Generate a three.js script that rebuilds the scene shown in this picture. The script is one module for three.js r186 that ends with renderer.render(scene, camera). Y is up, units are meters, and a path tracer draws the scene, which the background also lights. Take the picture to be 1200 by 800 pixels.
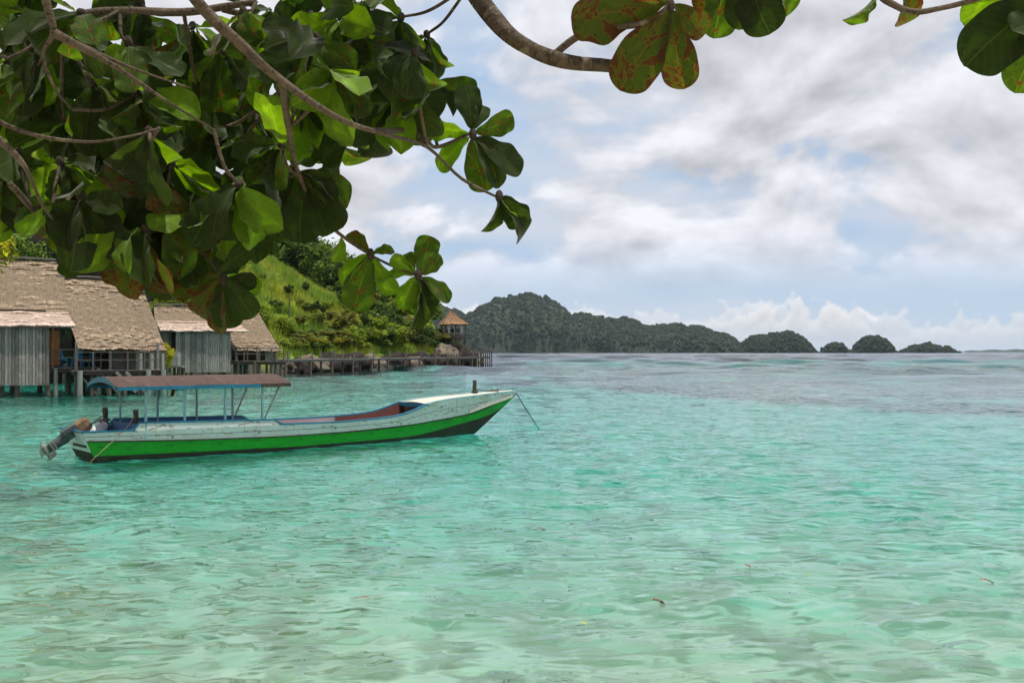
import * as THREE from 'three';
import { mergeGeometries, mergeVertices } from 'three/addons/utils/BufferGeometryUtils.js';
import { createNoise2D, createNoise3D } from 'simplex-noise';

// ---------- camera, sky, sun, exposure ----------
const F = 1167, EYE = 2.3, HZ = 412;              // focal length in photo pixels, eye height, horizon row
const scene = new THREE.Scene();
const camera = new THREE.PerspectiveCamera(2 * Math.atan(400 / F) * 180 / Math.PI, 1.5, 0.1, 20000);
camera.position.set(0, EYE, 0);
camera.setViewOffset(1200, 800, 0, 400 - HZ, 1200, 800);
const renderer = new THREE.WebGLRenderer({ antialias: true });
renderer.toneMapping = THREE.LinearToneMapping;
renderer.toneMappingExposure = 1.0;
renderer.shadowMap.enabled = true;

const sunDir = new THREE.Vector3(0.20, 0.95, 0.08).normalize();
const sun = new THREE.DirectionalLight(new THREE.Color().setRGB(1, 0.95, 0.87), 5.0);
sun.name = 'sun'; sun.position.copy(sunDir).multiplyScalar(300); sun.target.position.set(0, 0, -60);
sun.position.add(sun.target.position);
sun.castShadow = true; sun.shadow.mapSize.set(4096, 4096);
Object.assign(sun.shadow.camera, { left: -130, right: 130, top: 130, bottom: -130, near: 1, far: 700 });
scene.add(sun, sun.target);

function rng(seed) { let s = seed >>> 0; return () => { s = (s + 0x6d2b79f5) | 0; let t = Math.imul(s ^ (s >>> 15), 1 | s); t = (t + Math.imul(t ^ (t >>> 7), 61 | t)) ^ t; return ((t ^ (t >>> 14)) >>> 0) / 4294967296; }; }
const R = rng(7);
const rr = (a, b) => a + (b - a) * R();
const n2 = createNoise2D(rng(11)), n3 = createNoise3D(rng(13));
const clamp = (x, a = 0, b = 1) => Math.min(b, Math.max(a, x));
const sstep = (a, b, x) => { const t = clamp((x - a) / (b - a)); return t * t * (3 - 2 * t); };
const lerp = (a, b, t) => a + (b - a) * t;
const lin = (c) => Math.pow(c / 255, 2.2);

function computeSky() {
  const W = 4096, H = 2048, data = new Float32Array(W * H * 4);
  const fb = (x, y, z, o, g = 0.5) => { let s = 0, a = 1, t = 0; for (let i = 0; i < o; i++) { s += a * n3(x, y, z); t += a; a *= g; x = x * 2.03 + 7.1; y = y * 2.03 + 3.7; z = z * 2.03 + 1.3; } return s / t; };
  const patch = at0(600, 40), patch2 = at0(350, 90);      // where the blue shows through
  function at0(px, py) { const v = new THREE.Vector3((px - 600) / F, (HZ - py) / F, -1); return v.normalize(); }
  const dens = (x, y, z, o) => {
    const k = 1.42 / (y + 0.42), px = x * k, pz = z * k, w = n3(px * 1.3, pz * 1.3, 4) * 0.16;
    return 0.62 * fb(px * 0.8 + 1.7, pz * 0.8 + 0.3, 2.2, 2) + 0.62 * fb(px * 2.1 + w, pz * 2.1 - w, 7.7, o, 0.56);
  };
  for (let j = 0; j < H; j++) {
    const up = ((j + 0.5) / H - 0.5) * Math.PI, y = Math.sin(up), cy = Math.cos(up), e = up * 180 / Math.PI, up2 = up + 0.024, y2 = Math.sin(up2), cy2 = Math.cos(up2), oct = e < 40 ? 6 : 4;
    for (let i = 0; i < W; i++) {
      const o = (j * W + i) * 4; data[o + 3] = 1;
      if (e < -0.3) { data[o] = 0.42; data[o + 1] = 0.5; data[o + 2] = 0.58; continue; }
      const az = ((i + 0.5) / W - 0.5) * 2 * Math.PI, ca = Math.cos(az), sa = Math.sin(az), x = ca * cy, z = sa * cy, ee = Math.max(e, 0);
      // clear air
      const hz = Math.exp(-ee / 8);
      let r = lerp(0.34, 0.60, hz), g = lerp(0.52, 0.71, hz), b = lerp(0.78, 0.83, hz);
      // thin streaked veil
      const veil = sstep(-0.25, 0.55, fb(x * 1.5 + y, ee * 0.13, z * 1.5, 4)) * 0.75;
      r = lerp(r, 0.68, veil); g = lerp(g, 0.725, veil); b = lerp(b, 0.81, veil);
      // broken heaps of soft cloud
      const gap = 0.72 * Math.exp(-((1 - (x * patch.x + y * patch.y + z * patch.z)) / 0.007)) + 0.35 * Math.exp(-((1 - (x * patch2.x + y * patch2.y + z * patch2.z)) / 0.008));
      const d = dens(x, y, z, oct) + 0.46 - gap, low = sstep(2.4, 7.0, ee);
      const cov = sstep(-0.02, 0.30, d) * low;
      if (cov > 0.002) {
        const d2 = dens(ca * cy2, y2, sa * cy2, oct) + 0.46 - gap, rel = d - d2, thick = sstep(0.15, 0.85, d);
        const lum = clamp(0.79 + rel * 0.66 - thick * 0.11, 0.54, 0.97);
        r = lerp(r, lum * 0.975, cov); g = lerp(g, lum * 0.985, cov); b = lerp(b, lum * 1.06, cov);
      }
      // heaps of cumulus over the horizon
      if (ee < 10) {
        const hx = x / cy, hz2 = z / cy;
        for (let L = 1; L >= 0; L--) {
          const s = L ? 4.6 : 2.6, m = fb(hx * s + 5 * L, 20 + L * 9, hz2 * s, 3), top = (L ? 2.3 : 3.1) + m * (L ? 3.0 : 4.6), base = L ? 0.4 : 1.3;
          const bil = (u) => (1 - Math.abs(n3(hx * 17 + L * 5, u * 0.32, hz2 * 17)) * 1.9) * 0.55 + (1 - Math.abs(n3(hx * 40 + L * 5, u * 0.75, hz2 * 40)) * 1.9) * 0.3 + fb(hx * 90, u * 1.6, hz2 * 90, 3, 0.6) * 0.3;
          const bump = bil(ee), q = top + bump * 1.3 - 0.8 - ee, c = sstep(0, 0.22, q) * sstep(base - 0.7, base + 0.8, ee + n3(hx * 7, 3, hz2 * 7) * 0.5);
          if (c <= 0) continue;
          const sh = clamp(0.77 + (bump - bil(ee + 0.4)) * 0.16 + (1 - sstep(0, 1.1, q)) * 0.08 - sstep(0.4, 2.6, q) * 0.11, 0.5, 0.95), far = L ? 0.6 : 0.9;
          r = lerp(r, sh * 0.99, c * far); g = lerp(g, sh * 0.995, c * far); b = lerp(b, sh * 1.02, c * far);
        }
      }
      data[o] = r; data[o + 1] = g; data[o + 2] = b;
    }
  }
  const t = new THREE.DataTexture(data, W, H, THREE.RGBAFormat, THREE.FloatType);
  t.mapping = THREE.EquirectangularReflectionMapping; t.magFilter = THREE.LinearFilter; t.needsUpdate = true;
  return t;
}
const skyTex = computeSky();
scene.background = skyTex; scene.environment = skyTex;
scene.fog = new THREE.FogExp2(new THREE.Color().setRGB(0.62, 0.76, 0.92), 0.000035);

// ---------- helpers ----------
const V = (x, y, z) => new THREE.Vector3(x, y, z);
const at = (px, py, d) => V((px - 600) / F * d, EYE - (py - HZ) / F * d, -d);   // a point of the place from its bearing and distance
const taken = {};
function numbered(n) { taken[n] = (taken[n] ?? -1) + 1; return taken[n] ? n + '_' + String(taken[n]).padStart(3, '0') : n; }
function mesh(name, g, m, parent) {
  if (Array.isArray(g)) g = g.length > 1 ? mergeGeometries(g.map((q) => (q.index ? q.toNonIndexed() : q))) : g[0];
  const o = new THREE.Mesh(g, m); o.name = name; o.castShadow = o.receiveShadow = true; parent.add(o); return o;
}
function thing(name, label, category, pos = [0, 0, 0], turn = 0, group) {
  const o = new THREE.Group(); o.name = numbered(name); o.position.set(...pos); o.rotation.y = turn;
  o.userData = { label, category }; if (group) o.userData.group = group; scene.add(o); return o;
}
function solo(name, label, category, g, m, group) { const o = mesh(numbered(name), g, m, scene); o.userData = { label, category }; if (group) o.userData.group = group; return o; }
function struct(name, g, m) { const o = mesh(numbered(name), g, m, scene); o.userData = { kind: 'structure' }; return o; }
function box(w, h, d, x = 0, y = 0, z = 0) {
  const g = new THREE.BoxGeometry(w, h, d), u = g.attributes.uv, s = [[d, h], [d, h], [w, d], [w, d], [w, h], [w, h]];
  for (let i = 0; i < 24; i++) { const f = s[i >> 2]; u.setXY(i, u.getX(i) * f[0] + x, u.getY(i) * f[1] + y); }
  return g.translate(x, y, z);
}
function beam(p, q, w, h) {     // a squared timber from p to q
  const d = q.clone().sub(p), L = d.length(), g = box(w, h, L);
  const m = new THREE.Matrix4(), zx = d.clone().normalize(), upv = Math.abs(zx.y) > 0.98 ? V(1, 0, 0) : V(0, 1, 0);
  const xx = upv.clone().cross(zx).normalize(), yy = zx.clone().cross(xx);
  m.makeBasis(xx, yy, zx).setPosition(p.clone().add(q).multiplyScalar(0.5));
  return g.applyMatrix4(m);
}
function tube(pts, radii, seg = 8, wob = 0, smooth = true) {     // a tapered, slightly uneven tube through pts
  const c = smooth && pts.length > 2 ? new THREE.CatmullRomCurve3(pts, false, 'centripetal') : null;
  const n = smooth ? Math.max(pts.length * 5, 6) : pts.length - 1, pos = [], uv = [], idx = [];
  let N = null, Lp = 0, prev = null;
  for (let i = 0; i <= n; i++) {
    const t = i / n, p = c ? c.getPoint(t) : pts.length === 2 ? pts[0].clone().lerp(pts[1], t) : pts[i];
    const q = c ? c.getTangent(t) : pts.length === 2 ? pts[1].clone().sub(pts[0]).normalize() : pts[Math.min(i + 1, n)].clone().sub(pts[Math.max(i - 1, 0)]).normalize();
    if (!N) { N = (Math.abs(q.y) > 0.9 ? V(1, 0, 0) : V(0, 1, 0)).cross(q).normalize(); }
    N.addScaledVector(q, -N.dot(q)).normalize();
    const B = q.clone().cross(N), f = t * (radii.length - 1), a = Math.min(Math.floor(f), radii.length - 2), r0 = lerp(radii[a], radii[a + 1], f - a);
    if (prev) Lp += p.distanceTo(prev); prev = p.clone();
    for (let k = 0; k <= seg; k++) {
      const th = k / seg * Math.PI * 2, r = r0 * (1 + wob * n3(p.x * 6 + Math.cos(th), p.y * 6 + Math.sin(th), p.z * 6));
      pos.push(p.x + (N.x * Math.cos(th) + B.x * Math.sin(th)) * r, p.y + (N.y * Math.cos(th) + B.y * Math.sin(th)) * r, p.z + (N.z * Math.cos(th) + B.z * Math.sin(th)) * r);
      uv.push(k / seg * Math.max(r0 * 6, 0.02), Lp);
    }
  }
  const w = seg + 1;
  for (let i = 0; i < n; i++) for (let k = 0; k < seg; k++) { const a = i * w + k; idx.push(a, a + 1, a + w, a + 1, a + w + 1, a + w); }
  const capAt = (i) => { const o = pos.length / 3; let x = 0, y = 0, z = 0; for (let k = 0; k < seg; k++) { x += pos[(i * w + k) * 3]; y += pos[(i * w + k) * 3 + 1]; z += pos[(i * w + k) * 3 + 2]; } pos.push(x / seg, y / seg, z / seg); uv.push(0, 0); for (let k = 0; k < seg; k++) i ? idx.push(o, i * w + k, i * w + k + 1) : idx.push(o, k + 1, k); };
  capAt(0); capAt(n);
  return geo(pos, uv, idx);
}
function geo(pos, uv, idx, col) {
  const g = new THREE.BufferGeometry();
  g.setAttribute('position', new THREE.Float32BufferAttribute(pos, 3));
  if (uv) g.setAttribute('uv', new THREE.Float32BufferAttribute(uv, 2));
  if (col) g.setAttribute('color', new THREE.Float32BufferAttribute(col, 3));
  if (idx) g.setIndex(idx);
  g.computeVertexNormals(); return g;
}
function grid(nu, nv, f, flip) {   // f(u,v) -> {p, uv}; smooth sheet
  const pos = [], uv = [], idx = [];
  for (let j = 0; j <= nv; j++) for (let i = 0; i <= nu; i++) { const q = f(i / nu, j / nv); pos.push(q.p.x, q.p.y, q.p.z); uv.push(...q.uv); }
  for (let j = 0; j < nv; j++) for (let i = 0; i < nu; i++) { const a = j * (nu + 1) + i, b = a + 1, c = a + nu + 1, d = c + 1; flip ? idx.push(a, c, b, b, c, d) : idx.push(a, b, c, b, d, c); }
  return geo(pos, uv, idx);
}

// ---------- textures ----------
// tiling value noise for textures: u, v in 0..1, f cells per tile
const hash = (x, y, s) => { let h = Math.imul(x, 374761393) ^ Math.imul(y, 668265263) ^ Math.imul(s, 2246822519); h = Math.imul(h ^ (h >>> 13), 1274126177); return ((h ^ (h >>> 16)) >>> 0) / 4294967296; };
function tn(u, v, fx, fy, s = 1) {
  const x = u * fx, y = v * fy, ix = Math.floor(x), iy = Math.floor(y), a = x - ix, b = y - iy, p = a * a * (3 - 2 * a), q = b * b * (3 - 2 * b), m = (k, n) => ((k % n) + n) % n;
  const h = (i, j) => hash(m(ix + i, fx), m(iy + j, fy), s);
  return lerp(lerp(h(0, 0), h(1, 0), p), lerp(h(0, 1), h(1, 1), p), q);
}
const tfb = (u, v, fx, fy, o, s = 1) => { let r = 0, a = 1, t = 0; for (let i = 0; i < o; i++) { r += a * tn(u, v, fx << i, fy << i, s + i * 17); t += a; a *= 0.55; } return r / t; };
function tex(w, h, fn, srgb = true, rep) {
  const d = new Uint8Array(w * h * 4);
  for (let j = 0; j < h; j++) for (let i = 0; i < w; i++) { const c = fn((i + 0.5) / w, (j + 0.5) / h), o = (j * w + i) * 4; d[o] = clamp(c[0], 0, 255); d[o + 1] = clamp(c[1], 0, 255); d[o + 2] = clamp(c[2], 0, 255); d[o + 3] = c[3] ?? 255; }
  const t = new THREE.DataTexture(d, w, h); t.wrapS = t.wrapT = THREE.RepeatWrapping; t.magFilter = t.minFilter = THREE.LinearFilter;
  if (srgb) t.colorSpace = THREE.SRGBColorSpace; if (rep) t.repeat.set(...rep); t.needsUpdate = true; return t;
}
const mixc = (a, b, t) => [lerp(a[0], b[0], t), lerp(a[1], b[1], t), lerp(a[2], b[2], t)];
const std = (o) => new THREE.MeshStandardMaterial({ side: THREE.DoubleSide, roughness: 0.8, ...o });

const paintTex = (base, dirt, amount, seed, scrape) => tex(512, 512, (u, v) => {
  let c = mixc(base, base.map((x) => x * 0.86), tfb(u, v, 4, 4, 4, seed));
  const grainy = tfb(u, v, 6, 64, 3, seed + 3); c = mixc(c, base.map((x) => x * 0.78), sstep(0.5, 0.85, grainy) * 0.2);
  const col = tn(u, 0.5, 72, 1, seed + 5), top = tfb(u, v, 40, 5, 3, seed + 6), dr = sstep(0.86, 1.0, col) * sstep(0.46, 0.66, top) * amount * 0.8;
  c = mixc(c, dirt, clamp(dr * (0.6 + 0.6 * tfb(u, v, 40, 8, 2, seed + 7))));
  const sp = sstep(0.66, 0.74, tfb(u, v, 18, 26, 4, seed + 9)); c = mixc(c, scrape, sp * 0.7 * amount); c = mixc(c, dirt, sstep(0.6, 0.8, tfb(u, v, 3, 5, 5, seed + 15)) * 0.22 * amount);
  return c;
});
const M = {};
M.white = std({ map: paintTex([228, 232, 228], [168, 112, 50], 0.9, 1, [120, 104, 84]), roughness: 0.55 });
M.green = std({ map: paintTex([26, 164, 14], [66, 58, 24], 0.9, 21, [10, 78, 16]), roughness: 0.45 });
M.blue = std({ map: paintTex([12, 112, 146], [60, 80, 84], 0.6, 41, [120, 150, 160]), roughness: 0.5 });
M.blueDeck = std({ map: paintTex([70, 104, 150], [90, 84, 84], 0.7, 43, [110, 110, 120]), roughness: 0.65 });
M.antifoul = std({ map: paintTex([52, 46, 34], [84, 66, 40], 0.8, 61, [30, 48, 26]), roughness: 0.8 });
M.brownRed = std({ map: paintTex([86, 34, 26], [52, 24, 18], 0.6, 71, [110, 60, 46]), roughness: 0.75 });
M.deckPink = std({ map: paintTex([150, 132, 136], [110, 84, 70], 0.6, 81, [120, 100, 96]), roughness: 0.75 });
M.foredeck = std({ map: paintTex([206, 200, 184], [150, 120, 80], 0.6, 91, [170, 160, 140]), roughness: 0.65 });
M.canopy = std({ map: tex(512, 512, (u, v) => { let c = mixc([56, 39, 32], [82, 61, 51], tfb(u, v, 4, 24, 4, 101)); const l = Math.abs(((u * 8) % 1) - 0.5) * 2; c = mixc(c, [80, 48, 36], sstep(0.9, 1, l) * 0.6); c = mixc(c, [100, 80, 70], sstep(0.62, 0.8, tfb(u, v, 10, 30, 3, 105)) * 0.5); return c; }), roughness: 0.85 });
M.paleBlue = std({ map: paintTex([150, 186, 192], [120, 110, 84], 0.8, 111, [90, 120, 130]), roughness: 0.55 });
const woodTex = (a, b, seed) => tex(256, 512, (u, v) => { let c = mixc(a, b, tfb(u, v, 24, 3, 4, seed)); c = mixc(c, a.map((x) => x * 0.55), sstep(0.62, 0.78, tfb(u, v, 40, 2, 3, seed + 4)) * 0.5); return mixc(c, b.map((x) => Math.min(255, x * 1.15)), sstep(0.6, 0.8, tfb(u, v, 6, 6, 3, seed + 9)) * 0.4); });
M.greyWood = std({ map: woodTex([108, 104, 98], [148, 144, 138], 131), roughness: 0.9 });
M.greyWood2 = std({ map: woodTex([88, 84, 80], [126, 122, 118], 133), roughness: 0.9 });
M.greyWood3 = std({ map: woodTex([126, 120, 112], [164, 158, 150], 137), roughness: 0.9 });
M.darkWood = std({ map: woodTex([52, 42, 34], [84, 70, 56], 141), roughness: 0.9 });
M.orangeWood = std({ map: woodTex([140, 84, 40], [168, 108, 58], 145), roughness: 0.8 });
M.pile = std({ map: woodTex([74, 66, 56], [112, 104, 92], 151), roughness: 0.9 });
M.concrete = std({ map: tex(256, 256, (u, v) => { const k = tfb(u, v, 4, 4, 5, 161); return mixc([112, 118, 110], [158, 160, 152], k); }), roughness: 0.9 });
M.thatch = std({ map: tex(512, 512, (u, v) => { const f = tfb(u, v, 90, 6, 3, 171), g = tfb(u, v, 5, 5, 4, 175); let c = mixc([98, 84, 70], [178, 160, 136], f); c = mixc(c, [96, 80, 68], sstep(0.55, 0.75, g) * 0.4); return mixc(c, [70, 56, 46], sstep(0.66, 0.8, tfb(u, v, 60, 12, 3, 178)) * 0.7); }), vertexColors: true, roughness: 1 });
M.thatchPale = std({ map: tex(512, 512, (u, v) => { const f = tfb(u, v, 90, 6, 3, 181), g = tfb(u, v, 5, 5, 4, 185); let c = mixc([150, 130, 118], [212, 194, 184], f); return mixc(c, [110, 92, 80], sstep(0.62, 0.8, g) * 0.35); }), vertexColors: true, roughness: 1 });
M.thatchBrown = std({ map: tex(256, 256, (u, v) => mixc([112, 88, 66], [164, 130, 98], tfb(u, v, 60, 4, 3, 191))), vertexColors: true, roughness: 1 });
M.rope = std({ map: tex(64, 64, (u, v) => mixc([120, 108, 84], [176, 160, 128], tn(u, v, 8, 8, 195)), true, [20, 20]), roughness: 1 });
M.darkRope = std({ map: tex(64, 64, (u, v) => mixc([44, 40, 34], [76, 70, 60], tn(u, v, 8, 8, 197)), true, [20, 20]), roughness: 1 });
M.tarp = std({ map: tex(256, 256, (u, v) => mixc([96, 76, 56], [142, 116, 90], tfb(u, v, 5, 5, 4, 201))), roughness: 1 });
M.motorGrey = std({ map: tex(128, 128, (u, v) => mixc([52, 56, 58], [104, 108, 108], tfb(u, v, 6, 6, 4, 205))), roughness: 0.45, metalness: 0.3 });
M.motorPale = std({ map: tex(128, 128, (u, v) => mixc([120, 118, 108], [182, 180, 170], tfb(u, v, 6, 6, 4, 209))), roughness: 0.4, metalness: 0.4 });
M.plasticWhite = std({ map: tex(128, 128, (u, v) => mixc([168, 172, 176], [206, 208, 210], tfb(u, v, 4, 4, 4, 211))), roughness: 0.5 });
M.red = std({ color: '#9c1f1f' }); M.yellow = std({ color: '#c99a2a' });
M.blueChair = std({ color: '#1f7fb4', roughness: 0.4 });
M.cloth = new THREE.MeshPhysicalMaterial({ color: '#dcdcd8', roughness: 1, transmission: 0.35, thickness: 0, side: THREE.DoubleSide });
M.rock = std({ map: tex(512, 512, (u, v) => { let c = mixc([58, 52, 44], [132, 119, 102], tfb(u, v, 6, 6, 5, 221)); return mixc(c, [40, 36, 32], sstep(0.56, 0.7, tfb(u, v, 9, 5, 4, 227))); }, true, [0.35, 0.35]), roughness: 0.95 });
M.bark = std({ map: tex(512, 512, (u, v) => { let c = mixc([56, 47, 38], [98, 84, 68], tfb(u, v, 10, 5, 5, 231)); c = mixc(c, [44, 36, 30], sstep(0.55, 0.7, tfb(u, v, 20, 40, 3, 237)) * 0.7); return mixc(c, [124, 112, 94], sstep(0.62, 0.75, tfb(u, v, 5, 9, 3, 239)) * 0.6); }, true, [3, 3]), roughness: 0.95,
  bumpMap: tex(512, 512, (u, v) => { const k = tfb(u, v, 20, 40, 4, 237) * 255; return [k, k, k]; }, false, [3, 3]), bumpScale: 0.006 });

M.farBark = std({ color: '#6b5f50', roughness: 1 });
console.log('materials');

// ---------- ground: seabed and beach, one sheet to the horizon ----------
const shore = [[-200, 40], [-60, 62], [-38, 84], [-30, 97], [-23, 106], [-14, 131], [-8, 151], [-3.5, 158], [-6, 172], [-40, 215], [-120, 250]];   // x, distance: the headland's outline
function headland(x, d) {   // signed distance inside the headland
  let best = 1e9, inside = false;
  for (let i = 0, j = shore.length - 1; i < shore.length; j = i++) {
    const [ax, ay] = shore[j], [bx, by] = shore[i];
    if ((ay > d) !== (by > d) && x < (bx - ax) * (d - ay) / (by - ay) + ax) inside = !inside;
    if (!i) continue;
    const t = clamp(((x - ax) * (bx - ax) + (d - ay) * (by - ay)) / ((bx - ax) ** 2 + (by - ay) ** 2));
    best = Math.min(best, Math.hypot(x - ax - t * (bx - ax), d - ay - t * (by - ay)));
  }
  return inside ? best : -best;
}
const depthTable = [[-30, 2.2], [-6, 1.0], [0, 0.62], [3.2, 0.05], [5, -0.38], [8, -0.62], [14, -1.15], [22, -1.85], [40, -2.5], [70, -2.9], [105, -3.0], [150, -3.4], [185, -4.2], [205, -9], [250, -20], [400, -28], [12000, -28]];
function tab(T, x) { if (x <= T[0][0]) return T[0][1]; for (let i = 1; i < T.length; i++) if (x < T[i][0]) return lerp(T[i - 1][1], T[i][1], (x - T[i - 1][0]) / (T[i][0] - T[i - 1][0])); return T[T.length - 1][1]; }
function bedHeight(x, d) {
  const dd = d + x * 0.10 * sstep(0, 10, d) * (1 - sstep(60, 120, d)) + n2(x * 0.03, d * 0.03) * 3 * sstep(8, 30, d) + (1 - sstep(-30, 0, x)) * sstep(30, 60, d) * -d * 0.2;
  let h = tab(depthTable, dd) + n2(x * 0.35, d * 0.35) * 0.06 * sstep(2, 8, d) + n2(x * 0.09, d * 0.12) * 0.22 * sstep(8, 25, d);
  const bank = -x - 0.56 * d - 2.4 + 0.8 * n2(d * 0.25, 2);   // the cove's left bank, just outside the view
  if (d > -5 && bank > -2) h = Math.max(h, lerp(h, Math.min(1.3, bank * 0.35), sstep(-2, 0.5, bank) * (1 - sstep(26, 40, d))));
  return h;
}
{
  const rings = [], pos = [], uv = [], col = [], idx = [], A = 300;
  for (let r = 0.5; r < 9500; r *= 1 + Math.min(0.028 + r * 0.0001, 0.2)) rings.push(r);
  rings.push(9500);
  for (const r of rings) for (let k = 0; k <= A; k++) {
    const th = (k / A - 0.5) * Math.PI * 2, w = Math.abs(th), s = Math.sign(th) * (w < 0.6 * Math.PI ? w * 0.55 : 0.33 * Math.PI + (w - 0.6 * Math.PI) * (0.67 / 0.4)), x = Math.sin(s) * r, d = Math.cos(s) * r;
    const h = bedHeight(x, d); pos.push(x, h, -d); uv.push(x, d);
    // what lies on the sand: sea grass and coral in patches with edges of their own
    const q = n2(x * 0.055, d * 0.05) + 0.45 * n2(x * 0.2, d * 0.17) + 0.25 * n2(x * 0.6, d * 0.5);
    const edge = 70 - 2.0 * Math.max(0, x - 2) + 3.5 * n2(x * 0.12, d * 0.1) + 5 * n2(x * 0.03, 7), far = sstep(edge, edge + 3, d) * (1 - 0.55 * sstep(140, 165, d + 10 * n2(x * 0.04, 3))) * (1 - sstep(190, 210, d)) * sstep(-14, 4, x + 9 * n2(d * 0.05, x * 0.04));
    let reef = Math.max(far * sstep(-0.9, -0.4, q), sstep(0.98, 1.1, q) * sstep(14, 26, d) * 0.8, 0);
    reef = Math.max(reef, sstep(0.25, 0.5, q) * sstep(36, 50, d) * (1 - sstep(-16, -8, x)) * 0.75);
    const t = 0.93 + 0.09 * n2(x * 0.4, d * 0.4);
    col.push(lerp(t, 0.17, reef), lerp(t, 0.19, reef), lerp(t, 0.17, reef));
  }
  for (let j = 0; j < rings.length - 1; j++) for (let k = 0; k < A; k++) { const a = j * (A + 1) + k, b = a + A + 1; idx.push(a, a + 1, b, a + 1, b + 1, b); }
  const c0 = pos.length / 3; pos.push(0, bedHeight(0, 0), 0); uv.push(0, 0); col.push(0.93, 0.93, 0.93); for (let k = 0; k < A; k++) idx.push(c0, k + 1, k);
  M.sand = std({ map: tex(1024, 1024, (u, v) => { let c = mixc([210, 201, 170], [234, 226, 198], tfb(u, v, 6, 6, 6, 251)); c = mixc(c, [158, 152, 118], sstep(0.47, 0.66, tfb(u, v, 12, 12, 4, 257)) * 0.58); return mixc(c, [112, 112, 84], sstep(0.58, 0.7, tfb(u, v, 7, 7, 5, 263)) * 0.42); }, true, [1 / 4.2, 1 / 4.2]), vertexColors: true, roughness: 1,
    bumpMap: tex(512, 512, (u, v) => { const k = 255 * (0.5 * tfb(u, v, 12, 12, 4, 261) + 0.5 * tn(u, v, 4, 20, 265)); return [k, k, k]; }, false, [1 / 3.1, 1 / 3.1]), bumpScale: 0.03 });
  struct('seabed', geo(pos, uv, idx, col), M.sand);
}
console.log('seabed');

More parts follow.
